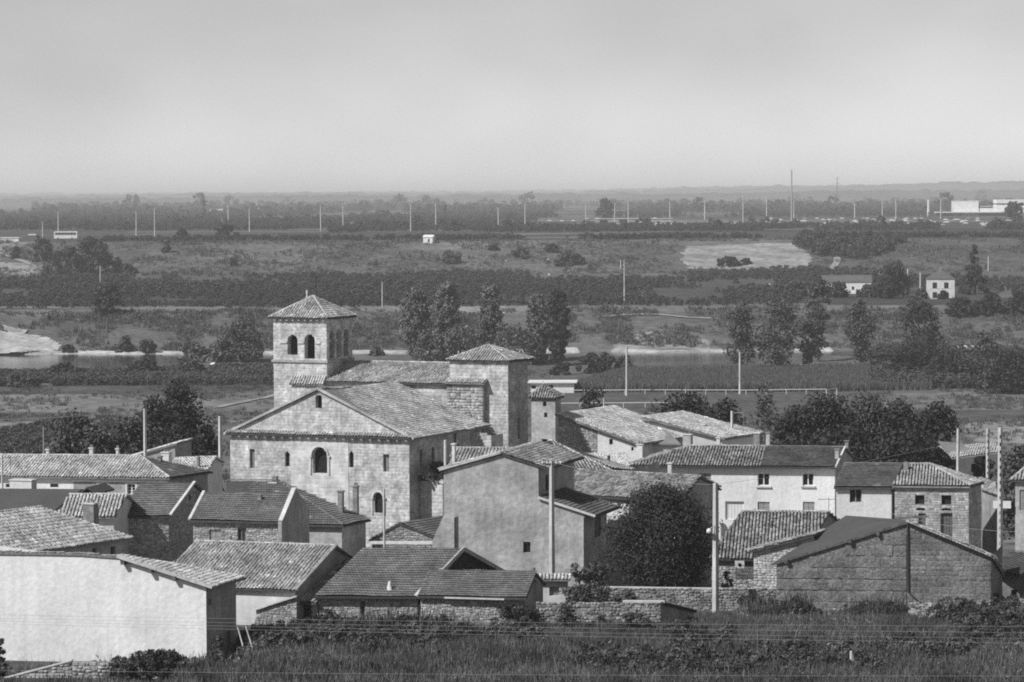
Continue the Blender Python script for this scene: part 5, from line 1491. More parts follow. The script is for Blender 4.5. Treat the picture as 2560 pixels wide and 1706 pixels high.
# ------------------------------------------------------------------ trees and shrubs
LD = mat('dark_foliage', .038, .25, 1.2, island=.45, rough=.7)
LM = mat('foliage', .075, .25, .9, island=.45, rough=.7)
LL = mat('pale_foliage', .105, .25, .8, island=.45, rough=.7)
LP = mat('poplar_foliage', .115, .25, .8, island=.28, rough=.7)
LF = mat('far_foliage', .062, .25, .3, island=.4, rough=.8)
_cache = {}
def tree(name, label, px, top, wpx, base=None, Y=None, kind='round', n=2600, leaf=None, m=LM, cat='tree', group=None, low=.14, share=None, gap=1.0, nclump=None):
    if Y is None:
        g = G(px, base)
    else:
        q = P(px, top, Y); g = np.array([q[0], Y, float(zt(q[0], Y))])
    zt_ = P(px, top, g[1])[2]
    Hh = zt_ - g[2]; R = wpx * g[1] / F / 2
    root = thing(name, label, cat, g - np.array([0, 0, .15]), group)
    seed = int(px * 3 + top * 7) % 9973
    leaf = leaf or max(.13, g[1] / F * 3.4)
    if share and share in _cache:
        me, R0, H0 = _cache[share]
    else:
        R0, H0 = R, Hh
        me = crown_mesh('crown', kind, R, Hh * (1 - low), n, leaf, seed, nclump, z0=Hh * low, gap=gap)
        me.materials.append(m)
        if share: _cache[share] = (me, R0, H0)
    c = bpy.data.objects.new('crown', me); COL.objects.link(c); c.parent = root
    c.scale = (R / R0, R / R0, Hh / H0)
    c.rotation_euler = (0, 0, (seed % 628) / 100)
    rng = random.Random(seed)
    mb = MB(); tr = max(.05, R * .055)
    lean = (rng.uniform(-.04, .04) * Hh, rng.uniform(-.04, .04) * Hh)
    mb.tube([(0, 0, -.3), (lean[0] * .4, lean[1] * .4, Hh * .35), (lean[0], lean[1], Hh * .72)], [tr * 1.25, tr, tr * .4], 7)
    for i in range(5):
        a = i * 1.3 + rng.random(); z_ = Hh * rng.uniform(.2, .5)
        rr = R * rng.uniform(.4, .75)
        mb.tube([(lean[0] * .4, lean[1] * .4, z_), (math.cos(a) * rr * .5, math.sin(a) * rr * .5, z_ + Hh * .12), (math.cos(a) * rr, math.sin(a) * rr, z_ + Hh * .22)], [tr * .55, tr * .4, tr * .15], 5)
    o = mb.build('trunk', M['bark'], None); o.parent = root
    return root
def bush(label, px, top, wpx, base=None, Y=None, m=LM, n=700, leaf=None, group=None, name='bush', kind='bush', share=None):
    if leaf is None and wpx > 75: n = int(n * 2.6)
    return tree(name, label, px, top, wpx, base, Y, kind, n, leaf, m, 'bush', group, low=.02, share=share)

# village
tree('round_tree', 'big dense dark round tree in the middle of the village', 1655, 1222, 268, Y=246, kind='round', n=42000, leaf=.095, m=LD, low=.16)
bush('feathery fruit bush in front of the beige house wall', 1442, 1402, 62, Y=235, m=LL, n=1500, leaf=.11, kind='round')
bush('taller fruit bush left of the big round tree', 1492, 1404, 80, Y=236, m=LM, n=1900, leaf=.11, kind='round')
bush('low spreading bush under the two fruit bushes', 1470, 1452, 140, Y=233.5, m=LM, n=1900, leaf=.11)
for k, (x, t, w_, Y, m_, n_, lb) in enumerate([
        (1715, 986, 200, 372, LD, 5600, 'dark tree behind the roof with small white chimney'),
        (1800, 1002, 150, 366, LD, 4200, 'dark tree right of the bracketed concrete pole'),
        (1640, 1015, 120, 384, LM, 3000, 'smaller tree at the left end of the dark trees near the pitch'),
        (1990, 1012, 130, 362, LD, 3600, 'leftmost tree of the dark grove behind the white house'),
        (2065, 990, 190, 366, LD, 5200, 'tallest broad tree in the dark grove behind the white house'),
        (2160, 988, 170, 371, LM, 4600, 'rounded tree in the middle of the dark grove'),
        (2245, 1010, 160, 370, LD, 4200, 'dark tree right of centre in the grove'),
        (2330, 1002, 140, 382, LD, 4000, 'rightmost tall tree of the grove beside the pale field'),
        (2105, 1062, 190, 353, LD, 4200, 'low front tree of the grove above the small white house'),
        (2250, 1075, 190, 351, LD, 4200, 'low front tree of the grove above the hipped stone house'),
        (2350, 1085, 110, 352, LD, 2600, 'small tree beside the half ruined house'),
        (1484, 966, 104, 430, LD, 3000, 'dark tree beside the small lamp pole near the pitch rail'),
        (455, 955, 175, 385, LD, 5200, 'largest tree behind the left houses, near the church corner'),
        (385, 990, 120, 378, LD, 3200, 'tree just left of the tallest tree behind the left houses'),
        (180, 1032, 180, 347, LM, 4600, 'wide bushy tree at far left behind the long house'),
        (320, 1045, 160, 346, LM, 4200, 'bushy tree behind the tall white pole at left'),
        (250, 1058, 120, 342, LM, 2800, 'low tree between the two bushy trees at left'),
        (430, 1062, 130, 343, LD, 3200, 'dark tree touching the church front corner'),
        (515, 1058, 80, 350, LD, 2200, 'narrow dark tree at the pole beside the church'),
        (2545, 1112, 110, 325, LM, 2800, 'bushy tree at right edge beside the lattice pole'),
        (2450, 1120, 70, 352, LD, 1500, 'scrubby tree overgrowing the ruined house')]):
    tree('tree', lb, x, t, w_, Y=Y, n=int(n_ * 1.9), leaf=.2, m=m_, low=.1)
tree('slender_tree', 'thin airy tree in front of the pitch goal', 1915, 934, 96, Y=440, kind='loose', n=1500, leaf=.2, m=LM, low=.15, gap=1.25)
# bushes near the foreground walls
for x, t, w_, Y, m_, n_, lb in [
        (545, 1586, 36, 212, LM, 900, 'small bush climbing the shaded side wall of the white barn'),
        (400, 1626, 215, 196.4, LD, 5600, 'dark hedge bush over the garden wall below the white barn'),
        (300, 1650, 100, 196.2, LM, 2000, 'paler bush at the left end of the garden hedge'),
        (-2, 1592, 40, 199, LD, 900, 'leafy branch entering at the left edge before the white barn'),
        (790, 1540, 170, 224, LD, 2400, 'dark bush before the left half of the grey tiled barn'),
        (1020, 1538, 180, 223, LD, 2800, 'dark bush before the right end of the grey tiled barn'),
        (1335, 1512, 66, 224, LD, 1300, 'dark upright bush at the left end of the ruined shed'),
        (1415, 1506, 70, 224.5, LM, 1300, 'spiky bush against the ruined shed wall'),
        (2030, 1514, 96, 234, LD, 1700, 'dark bush at the foot of the rammed earth barn'),
        (2150, 1524, 70, 233, LD, 1300, 'short bush at the middle foot of the rammed earth barn'),
        (2240, 1530, 130, 233, LD, 2000, 'wide dark bush at the right foot of the rammed earth barn'),
        (1700, 1520, 80, 231, LM, 1500, 'weedy bush at the corner of the terrace wall'), (1285, 1505, 110, 225.5, LD, 2000, 'dark bush against the low grey barn end'), (1880, 1482, 120, 240.5, LD, 1800, 'dark bush over the right end of the terrace wall'), (1560, 1476, 90, 241, LM, 1400, 'bush hanging over the middle of the terrace wall'), (1590, 1530, 140, 223.5, LM, 2000, 'low weedy bush along the ruined shed wall'),
        (1818, 1424, 40, 249, LD, 700, 'dark bush below the white box in the courtyard')]:
    bush(lb, x, t, w_, Y=Y, m=m_, n=n_, leaf=.09)
# river bank, near side
for x, t, w_, bs, kd, m_, n_, lb in [
        (1040, 722, 105, 895, 'column', LP, 5200, 'leftmost poplar behind the nave roof'),
        (1118, 702, 92, 898, 'column', LP, 5200, 'second poplar behind the nave roof'),
        (1224, 708, 96, 898, 'column', LP, 5200, 'poplar directly behind the squat church tower'),
        (1345, 732, 90, 905, 'column', LP, 5000, 'pale poplar leaning on the dark one right of the squat tower'),
        (1396, 724, 74, 915, 'column', LD, 9000, 'darkest tall poplar right of the squat tower'),
        (1075, 830, 100, 905, 'round', LL, 1600, 'willow at the foot of the leftmost poplar'),
        (1150, 818, 110, 905, 'round', LL, 1600, 'willow between the left poplars'),
        (1270, 812, 120, 908, 'round', LL, 1500, 'pale willow behind the tiled cap of the squat tower'),
        (1335, 838, 70, 912, 'round', LM, 1000, 'willow under the pale poplar'),
        (1852, 762, 100, 925, 'loose', LM, 2200, 'tree left of the white car, behind the tall pitch lamp'),
        (1945, 756, 130, 925, 'round', LM, 2600, 'broad tree just above the parked white car'),
        (2046, 690, 70, 905, 'loose', LM, 1700, 'tall thin tree below the long farm building'),
        (2020, 800, 60, 920, 'loose', LM, 1000, 'young tree left of the tall thin tree'),
        (2150, 738, 90, 918, 'loose', LM, 1800, 'leaning tree midway along the right bank'),
        (2305, 752, 120, 935, 'round', LD, 3000, 'dark tall tree below the farmhouse'),
        (2265, 868, 110, 945, 'round', LD, 1800, 'dark bushy tree at the foot of the tall riverside tree'),
        (2370, 880, 130, 955, 'round', LD, 2200, 'dark rounded tree right of the tall riverside tree'),
        (2462, 832, 100, 985, 'round', LM, 2200, 'pale crowned tree near the right edge of the river'),
        (2535, 876, 110, 985, 'round', LD, 2000, 'dark tree at right edge of the river bank'),
        (610, 795, 112, 905, 'round', LM, 2400, 'broad tree left of the bell tower'),
        (555, 850, 80, 905, 'round', LL, 1400, 'pale bush tree left of the broad tree by the bell tower'),
        (484, 856, 86, 928, 'round', LL, 1400, 'round pale willow on the left shore')]:
    tree('poplar' if kd == 'column' else 'bank_tree', lb, x, t, w_, base=bs, kind=kd, n=int(n_ * 1.4), m=m_, low=.06, nclump=170 if kd == 'column' else None)
for x, t, w_, bs, m_, lb in [
        (170, 906, 110, 948, LD, 'dark shore bush at far left before the pale water'), (362, 902, 124, 945, LD, 'wide dark shore bush before the water'),
        (265, 932, 60, 955, LD, 'small dark shore bush between two wide ones'), (60, 930, 120, 968, LM, 'scrubby bush at left edge below the water'),
        (310, 840, 56, 884, LM, 'bush on the far shore below the slope'), (365, 848, 60, 886, LM, 'right twin of the far shore bushes'),
        (172, 862, 42, 884, LD, 'dark bush at the end of the gravel mound'), (1492, 882, 116, 932, LD, 'dark hedge bush left of the gravel patch reflection'),
        (1405, 905, 70, 938, LD, 'dark bush behind the white clubhouse'), (1562, 890, 50, 928, LM, 'bush beside the tall pitch lamp'),
        (940, 868, 40, 890, LM, 'small bush on the far shore right of the bell tower'),
        (270, 712, 86, 788, LD, 'lone dark tree-like bush on the left terrace edge'),
        (105, 598, 66, 655, LD, 'bush left of the white coach'), (170, 622, 140, 692, LD, 'big bush below the white coach'),
        (232, 600, 125, 688, LD, 'tall bush right of the white coach'), (285, 640, 60, 684, LM, 'bush at the right end of the roadside thicket'),
        (416, 600, 30, 632, LM, 'small bush alone right of the roadside thicket'), (40, 618, 26, 648, LD, 'tiny dark bush beside the left field path'),
        (562, 562, 70, 592, LD, 'dark round bush above the far road'), (455, 572, 36, 592, LD, 'small round bush left of the dark one at the far road'),
        (585, 645, 26, 665, LD, 'single scrub bush on the left meadow slope'), (320, 660, 60, 686, LM, 'flat bush left of the white plank'),
        (1233, 612, 30, 627, LD, 'small scrub bush at the top of the meadow'), (1380, 612, 40, 632, LD, 'scrub bush in the middle meadow'),
        (1130, 625, 70, 660, LM, 'wide scrub bush on the middle meadow slope'), (1300, 618, 60, 645, LM, 'round scrub bush on the middle meadow slope'),
        (1420, 628, 90, 664, LM, 'broad scrub bush left of the sand quarry'),
        (1820, 642, 80, 668, LD, 'bush growing in the sand quarry'), (1866, 646, 30, 664, LD, 'smaller bush in the sand quarry'),
        (2232, 656, 96, 742, LD, 'tall bush left of the two farm poles'), (2100, 704, 66, 744, LD, 'round bush before the long farm building'),
        (2165, 710, 52, 744, LM, 'small bush before the long farm wall'), (2060, 702, 50, 742, LM, 'bush hiding the left end of the long farm wall'), (2215, 706, 80, 746, LD, 'bush at the right end of the long farm building'),
        (1990, 700, 60, 742, LM, 'bush left of the long farm building'), (2040, 690, 50, 735, LM, 'thin bush at the farm corner'),
        (2300, 722, 44, 748, LM, 'bush left of the farmhouse wall'), (2356, 726, 26, 748, LD, 'tiny bush at the farmhouse door'),
        (2478, 738, 100, 790, LD, 'dark hedge bush right of the farmhouse'), (2548, 728, 90, 790, LD, 'dark hedge bush at the right edge'),
        (2400, 745, 90, 792, LD, 'hedge bush below the conifer')]:
    bush(lb, x, t, w_, base=bs, m=m_, n=900)
tree('conifer', 'tall dark pointed conifer right of the farmhouse', 2437, 606, 96, base=735, kind='cone', n=2600, m=LD, low=.02)
tree('tree', 'lone round tree on the far plain', 1512, 499, 48, base=546, n=900, m=LD, low=.04)
tree('tree', 'round tree in front of the white factory', 2536, 502, 52, base=552, n=900, m=LD, low=.04)
tree('tree', 'pair-like hazy tree clump on the horizon left of centre', 1066, 490, 26, base=520, n=500, m=LM, low=.04)
tree('tree', 'hazy tree right of the horizon clump', 1094, 498, 24, base=522, n=500, m=LM, low=.04)

# ------------------------------------------------------------------ uncountable vegetation
def blades(name, n, hmin, hmax, r, wd, seed, m, seedheads=True):
    rng = np.random.default_rng(seed)
    V, Q = [], []
    for i in range(n):
        a, rr = rng.uniform(0, 6.28), r * math.sqrt(rng.random())
        p = np.array([math.cos(a) * rr, math.sin(a) * rr, -.05]); h = rng.uniform(hmin, hmax)
        ln = rng.normal(0, .16, 2) * h; d = rng.uniform(0, 3.14)
        s = np.array([math.cos(d), math.sin(d), 0]) * wd
        b0 = len(V)
        q = p + (ln[0] * .4, ln[1] * .4, h * .6); t = p + (ln[0], ln[1], h)
        V += [p - s, p + s, q + s * .9, q - s * .9, t + s * .35, t - s * .35]
        Q += [(b0, b0 + 1, b0 + 2, b0 + 3), (b0 + 3, b0 + 2, b0 + 4, b0 + 5)]
        for k in range(1):
            c = p + (q - p) * rng.uniform(.4, 1.2) + rng.normal(0, .05, 3); ss = rng.normal(0, .07, 3); s2 = rng.normal(0, .05, 3)
            b0 = len(V); V += [c - ss, c - s2, c + ss, c + s2]; Q.append((b0, b0 + 1, b0 + 2, b0 + 3))
    me_ = quadmesh(name, np.array(V), np.array(Q))
    return template(name, me_, m)
WD = mat('weeds', .085, .3, .5, island=.32, stain=.6, ssc=.22, rough=.8)
WP = mat('dry_weeds', .15, .3, .5, island=.3, stain=.3, ssc=.2, rough=.8)
GR = mat('meadow_grass', .10, .3, .2, island=.4, stain=.3, ssc=.05, rough=.9)
tw_ = [blades('weed_a', 26, .5, 1.25, .5, .022, 1, WD), blades('weed_b', 26, .35, .9, .55, .03, 2, WD), blades('weed_c', 22, .5, 1.1, .45, .02, 3, WP), blades('weed_d', 22, .4, 1.0, .5, .03, 8, WD)]
def scat_pts(n, x0, x1, y0, y1, seed, keep=None, clump=None):
    rng = np.random.default_rng(seed)
    Y_ = rng.uniform(y0, y1, n); fx = rng.uniform(x0, x1, n); X_ = (fx - CX) * Y_ / F
    k = np.ones(n, bool)
    if keep is not None: k &= keep(fx, X_, Y_)
    if clump is not None:
        k &= rng.random(n) < np.clip((vnoise(X_, Y_ * .6, clump[0], seed) - clump[1]) * clump[2] + .5, 0, 1)
    X_, Y_ = X_[k], Y_[k]
    return np.stack([X_, Y_, zt(X_, Y_)], 1), rng
def fg_keep(fx, X, Y):
    lim = np.interp(fx, [-500, 280, 500, 640, 780, 1340, 1740, 1945, 2480, 3200], [211, 211, 212, 224, 227.5, 225, 238, 238, 240, 246])
    return (Y < lim) & ~((fx < 440) & (Y > 189) & (Y < 200)) & ~((fx >= 440) & (fx < 520) & (Y > 206))
p_, rg = scat_pts(26000, -500, 3060, 182, 246, 11, fg_keep)
hs = np.where((p_[:, 0] < -17) & (p_[:, 1] > 199), .4, 1) * np.interp(p_[:, 1], [196, 214, 232], [1.05, .8, .5]) * (.30 + .75 * vnoise(p_[:, 0], p_[:, 1], 5, 12) + .55 * vnoise(p_[:, 0], p_[:, 1], 1.8, 19) + .25 * rg.normal(0, .4, len(p_)))
scatter('tall_weeds', 'tall dark weeds and grasses covering the foreground slope', p_, np.clip(hs, .22, 1.7), tw_)
br = [template('bramble_a', crown_mesh('bramble_a', 'bush', .8, .9, 420, .055, 3, nclump=14), mat('bramble_leaf', .05, .3, 1, island=.5)),
      template('bramble_b', crown_mesh('bramble_b', 'bush', .7, .7, 380, .06, 4, nclump=14), mat('pale_bramble_leaf', .10, .3, 1, island=.5))]
p_, rg = scat_pts(5200, -400, 2960, 190, 244, 14, fg_keep, (7, .62, 6))
scatter('brambles', 'dark bramble patches among the foreground weeds', p_, rg.uniform(.7, 1.9, len(p_)), br)
p_, rg = scat_pts(6000, 520, 2960, 215, 246, 17, lambda fx, X, Y: fg_keep(fx, X, Y + .3) & ~fg_keep(fx, X, Y + 4.5), (4, .5, 5))
scatter('wall_foot_scrub', 'ragged dark scrub climbing the foot of the stone walls', p_, rg.uniform(.5, 1.5, len(p_)) * (.6 + .8 * vnoise(p_[:, 0], p_[:, 1], 3, 18)), br[:1] + tw_[:2])
st_t = [blades('stalk_a', 7, .9, 1.7, .6, .014, 15, mat('dry_stalk', .20, .3, .6, island=.4)), blades('stalk_b', 6, .7, 1.3, .6, .016, 16, MATS['dry_stalk'])]
p_, rg = scat_pts(4200, -400, 2960, 186, 240, 15, fg_keep, (9, .5, 4))
scatter('dry_stalks', 'pale dry stalks standing above the foreground weeds', p_, rg.uniform(.5, 1.0, len(p_)), st_t)
# leaf clumps for shrubs far off
def clump_t(name, seed, m, n=260, leaf=.085, kind='bush', H_=1.0, R_=.62):
    me_ = crown_mesh(name, kind, R_, H_, n, leaf, seed, nclump=12)
    return template(name, me_, m)
cl_f = [clump_t('clump_a', 1, LF), clump_t('clump_b', 2, LF), clump_t('clump_c', 3, LF)]
cl_m = [clump_t('clump_d', 4, LM), clump_t('clump_e', 5, LM), clump_t('clump_f', 6, LL)]
gr_t = [blades('grass_a', 14, .5, 1.0, .8, .06, 5, GR), blades('grass_b', 14, .4, .9, .8, .07, 6, GR)]
# orchard on the lower terrace
xs2, ys2 = np.meshgrid(np.arange(-300, 300, 4.4), np.arange(1062, 1466, 5.2))
X_, Y_ = xs2.ravel() + RNG.normal(0, 1.1, xs2.size), ys2.ravel() + RNG.normal(0, 1.0, xs2.size)
fx = X_ * F / Y_ + CX
k = (np.abs(fx - CX) < 1500) & ~((fx > 2000) & (Y_ < 1190)) & ~((fx > 2190) & (Y_ > 1330)) & ~((fx < 120) & (Y_ > 1400))
on_ = vnoise(X_, Y_ * .35, 36, 21) * .7 + vnoise(X_, Y_ * .5, 11, 22) * .3
k &= on_ > .30 - .22 * (Y_ < 1110) + .13 * np.clip((Y_ - 1200) / 220, 0, 1)
X_, Y_, on_ = X_[k], Y_[k], on_[k]
scatter('orchard', 'dark rows of low fruit trees across the terrace beyond the river', np.stack([X_, Y_, zt(X_, Y_)], 1), (1.0 + 3.2 * on_) * RNG.uniform(.7, 1.2, len(X_)), cl_f + cl_m[:1])
# far bank scrub
p_, rg = scat_pts(15000, -200, 2760, 973, 1046, 31, lambda fx, X, Y: ~((fx < 160) & (Y < 1004)) & ~((fx > 1540) & (fx < 1790) & (Y < 1002) & (rg0(X, Y) < .6)) if False else ~((fx < 150) & (Y < 1002)), (9, .5, 2.2))
scatter('bank_scrub', 'low scrub and grass on the far river bank', p_, rg.uniform(.5, 1.6, len(p_)) * np.where(rg.random(len(p_)) > .93, 2.0, 1), [cl_m[2]] + gr_t * 3)
# meadow slope
p_, rg = scat_pts(14000, -200, 2760, 1470, 1618, 32, lambda fx, X, Y: ~((fx > 1690) & (fx < 2040) & (Y > 1485) & (Y < 1597)), (14, .48, 2.0))
scatter('meadow_scrub', 'tussocks and scrub on the terrace slope below the road', p_, rg.uniform(.5, 1.5, len(p_)) * np.where(rg.random(len(p_)) > .95, 2.4, 1), cl_m[2:] + gr_t * 3)
# hollow thicket on the right
pl = gpoly([(1985, 603), (2000, 618), (2050, 642), (2150, 650), (2230, 622), (2280, 606), (2200, 603)])
p_, rg = scat_pts(2600, 1900, 2400, 1450, 1760, 33, lambda fx, X, Y: inpoly(X, Y, pl))
scatter('thicket', 'dark thicket filling the hollow beside the dirt track', p_, rg.uniform(3.0, 6.5, len(p_)), cl_f)
# hedges along the top of the slope and the far plain
p_, rg = scat_pts(3400, -300, 2860, 1622, 1665, 34, lambda fx, X, Y: (fx > 260), (30, .42, 3))
scatter('hedgerow', 'dark hedge along the brow of the upper terrace', p_, rg.uniform(1.5, 3.2, len(p_)), cl_f)
rng = np.random.default_rng(41)
n_ = 26000
yy = rng.uniform(497, 580, n_); fx = rng.uniform(-350, 2900, n_)
Y_ = F * 21.4 / np.maximum(yy - 493, 2.4); X_ = (fx - CX) * Y_ / F
k = (vnoise(fx, yy * 22, 160, 43) > .27) & (Y_ < 9500)
k &= ~((yy > 572) & (fx < 820)) & ~((yy > 546) & (yy < 568) & (fx > 1340))
X_, Y_ = X_[k], Y_[k]
scatter('far_orchards', 'orchards, hedges and woods on the plain fading towards the horizon', np.stack([X_, Y_, zt(X_, Y_)], 1), rng.uniform(2.6, 5.0, len(X_)) * np.where(rng.random(len(X_)) > .97, 2.0, 1) * np.clip(Y_ / 3500, .8, 1.7) * np.where((Y_ > 4200) & (rng.random(len(X_)) > .8), 2.0, 1), cl_f)
# fields behind the village
p_, rg = scat_pts(26000, -200, 2760, 380, 850, 35, lambda fx, X, Y: ~((fx > 1380) & (fx < 2200) & (Y > 640)), (10, .5, 2.5))
scatter('field_grass', 'rough grass in the fields between village and river', p_, rg.uniform(.4, 1.1, len(p_)), gr_t)
p_, rg = scat_pts(5200, -200, 690, 790, 850, 36, None, (7, .42, 3))
scatter('riverside_scrub', 'dense scrub on the near left river bank', p_, rg.uniform(.9, 2.2, len(p_)), cl_m)
p_, rg = scat_pts(3000, 2180, 2760, 760, 900, 37, None, (8, .42, 3))
scatter('right_bank_scrub', 'dense scrub under the trees on the near right bank', p_, rg.uniform(1.2, 2.8, len(p_)), cl_m[:2])
p_, rg = scat_pts(2600, -200, 360, 560, 640, 38, None, (9, .5, 3))
scatter('left_crop', 'strip of tall crop behind the houses at far left', p_, rg.uniform(1.2, 2.2, len(p_)), gr_t + cl_m[:1])
# maize field
corn = blades('maize', 7, 1.6, 2.3, .35, .07, 9, mat('maize_leaf', .11, .25, .4, island=.4, rough=.8))
pl = gpoly([(1420, 974), (1470, 960), (1560, 934), (2200, 924), (2330, 940), (2330, 985), (1420, 984)])
xs2, ys2 = np.meshgrid(np.arange(5, 130, .85), np.arange(755, 905, .8))
X_, Y_ = xs2.ravel() + RNG.normal(0, .1, xs2.size), ys2.ravel() + RNG.normal(0, .15, xs2.size)
k = inpoly(X_, Y_, pl); X_, Y_ = X_[k], Y_[k]
scatter('maize_field', 'even field of tall maize between pitch and river', np.stack([X_, Y_, zt(X_, Y_)], 1), RNG.uniform(.9, 1.1, len(X_)), [corn])
# rubble at the foot of the right barn
rb = mat('loose_rubble', .30, .25, 4, .4, island=.4)
def rock(name, seed):
    r_ = np.random.default_rng(seed); V = []
    for z_ in (-.3, .35):
        for i in range(6):
            a = i * 1.047 + r_.uniform(-.2, .2); V.append((math.cos(a) * r_.uniform(.35, .6), math.sin(a) * r_.uniform(.35, .6), z_ * r_.uniform(.7, 1.1)))
    me_ = bpy.data.meshes.new(name)
    me_.from_pydata(V, [], [(0, 1, 2, 3, 4, 5)[::-1], (6, 7, 8, 9, 10, 11)] + [(i, (i + 1) % 6, 6 + (i + 1) % 6, 6 + i) for i in range(6)]); me_.update()
    return template(name, me_, rb)
rk = [rock('rock_a', 1), rock('rock_b', 2), rock('rock_c', 3)]
p_, rg = scat_pts(900, 2280, 2760, 232, 240, 39)
p_[:, 2] += np.interp(p_[:, 1], [232, 240], [0, 1.0])
scatter('rubble_heap', 'heap of loose rubble below the right end of the earth barn', p_, rg.uniform(.15, .6, len(p_)), rk)
# ------------------------------------------------------------------ poles, wires, far things
def pole(label, px, top, base, Y=None, wpx=9, m='concrete', arms=0, name='utility_pole', lamp=None, group=None, rungs=False):
    g = G(px, base) if Y is None else np.append(P(px, base, Y)[:2], float(zt(*P(px, base, Y)[:2])))
    zt_ = P(px, top, g[1])[2]
    r = max(.04, wpx * g[1] / F / 2)
    root = thing(name, label, 'pole', g, group)
    mb = MB()
    mb.tube([(g[0], g[1], g[2] - .3), (g[0], g[1], zt_)], [r * 1.15 * 1.2, r * .8 * 1.2], 4 if m == 'concrete' else 8)
    mb.build('post', M[m], root)
    if rungs:
        for z_ in np.arange(g[2] + 1.5, zt_ - .3, .62):
            MB().box((g[0] - r * .1, g[1] - r * .92, z_), (r * .28, 0, 0), (0, .03, 0), (0, 0, .13)).build('slot', M['dark'], root)
    for i in range(arms):
        z_ = zt_ - .25 - i * .55
        a = MB().bar((g[0] - .75, g[1] - .1, z_), (g[0] + .75, g[1] - .1, z_), .09, .09).build('crossarm', M['blackmetal'], root)
        for s in (-.7, -.35, .35, .7):
            MB().lathe((g[0] + s, g[1] - .1, z_ + .04), [(.06, 0), (.07, .08), (.04, .18)], 6).build('insulator', M['frame'], a)
    if lamp:
        sgn = lamp
        MB().tube([(g[0], g[1], zt_ - .1), (g[0] + sgn * .9, g[1], zt_ + .25)], .035, 5).build('lamp_arm', M['metal'], root)
        MB().box((g[0] + sgn * 1.0, g[1], zt_ + .24), (.28, 0, 0), (0, .12, 0), (0, 0, .07)).build('lamp_head', M['frame'], root)
    return root, g, zt_
for lb, px, t, bs, Y, w_, kw in [
        ('concrete pole standing before the beige house wall', 1380, 1152, 1445, 245, 12, dict(arms=1)),
        ('tall concrete pole between round tree and courtyard roof', 1789, 1208, 1500, 239, 13, {}),
        ('concrete pole with bent bracket behind the white house', 1830, 1028, 1112, 330, 7, {}),
        ('pale concrete pole behind the hipped stone house', 2395, 1072, 1182, 318, 8, {}),
        ('thin concrete pole behind the stone house, left of the lattice pole', 2469, 1072, 1204, 312, 8, dict(rungs=True)),
        ('tall slotted concrete pole at the right beside the signboard', 2500, 1070, 1376, 259, 12, dict(rungs=True)),
        ('tall white pole rising behind the long lichened roof', 363, 1022, 1142, 315, 8, dict(arms=0)),
        ('white pole just left of the church front', 551, 1041, 1175, 332, 9, {}),
        ('slim pale pole in front of the church facade', 961, 1222, 1372, 240, 5, {}),
        ('short pole with steps beside the pitch rail', 1510, 996, 1041, 345, 4, {}),
        ('thin dark pole at far left among bushes', 109, 1066, 1138, 322, 2.5, dict(m='metal')),
        ('pale pole at left edge before the white wall', 6, 1138, 1215, 282, 5, {})]:
    rt, g, zt_ = pole(lb, px, t, bs, Y, w_, **kw)
    if 'bent bracket' in lb:
        x_, y_ = g[0], g[1]
        MB().tube([(x_ + .2, y_, zt_ - .2), (x_ + 1.15, y_, zt_ - .2), (x_ + 1.15, y_, zt_ - 1.8), (x_ + .2, y_, zt_ - 2.9)], .04, 5).build('bracket', M['metal'], rt)
    if 'between round tree' in lb:
        MB().tube([(g[0] - .1, g[1] - .2, zt_ - 3.2), (g[0] - .45, g[1] - .4, zt_ - 3.4)], .04, 5).build('lamp_arm', M['metal'], rt)
        MB().lathe((g[0] - .5, g[1] - .4, zt_ - 3.75), [(.05, 0), (.2, .05), (.2, .25), (.08, .38)], 10).build('lamp_head', M['frame'], rt, True)
# stakes in the foreground grass
for lb, px, t, bs, Y, w_, mm in [('pale peeling double stake in the foreground weeds', 2128, 1628, 1720, 196, 7, 'cement'), ('thin dark post in the foreground weeds', 1895, 1562, 1720, 198, 5, 'wood')]:
    rt, g, zt_ = pole(lb, px, t, bs, Y, w_, m=mm, name='stake')
    if 'double' in lb:
        MB().tube([(g[0] + .22, g[1], g[2] - .2), (g[0] + .08, g[1], zt_ - .2)], [.07, .05], 6).build('second_post', M['cement'], rt)
# two leaning sticks by the white barn
for lb, a_, b_ in [('left of two leaning pale sticks beside the white barn', (594, 1568), (618, 1640)), ('right of two leaning pale sticks beside the white barn', (614, 1566), (640, 1634))]:
    p0, p1 = P(*a_, 214), P(*b_, 213)
    o = MB().tube([p1 - (0, 0, .4), p0], [.06, .04], 6).build('leaning_stick', M['concrete']); tag(o, lb, 'stick')
# signboard behind the lattice pole
sg = P(2505, 1262, 262)
t_ = thing('signboard', 'pale blank signboard behind the slotted concrete pole', 'sign', (sg[0], sg[1], float(zt(sg[0], sg[1]))))
MB().box(sg, (.72, -.1, 0), (.01, .05, 0), (0, 0, .3)).build('board', M['frame'], t_)
MB().tube([(sg[0], sg[1] + .12, float(zt(sg[0], sg[1])) - .2), (sg[0], sg[1] + .12, sg[2])], .06, 6).build('post', M['metal'], t_)
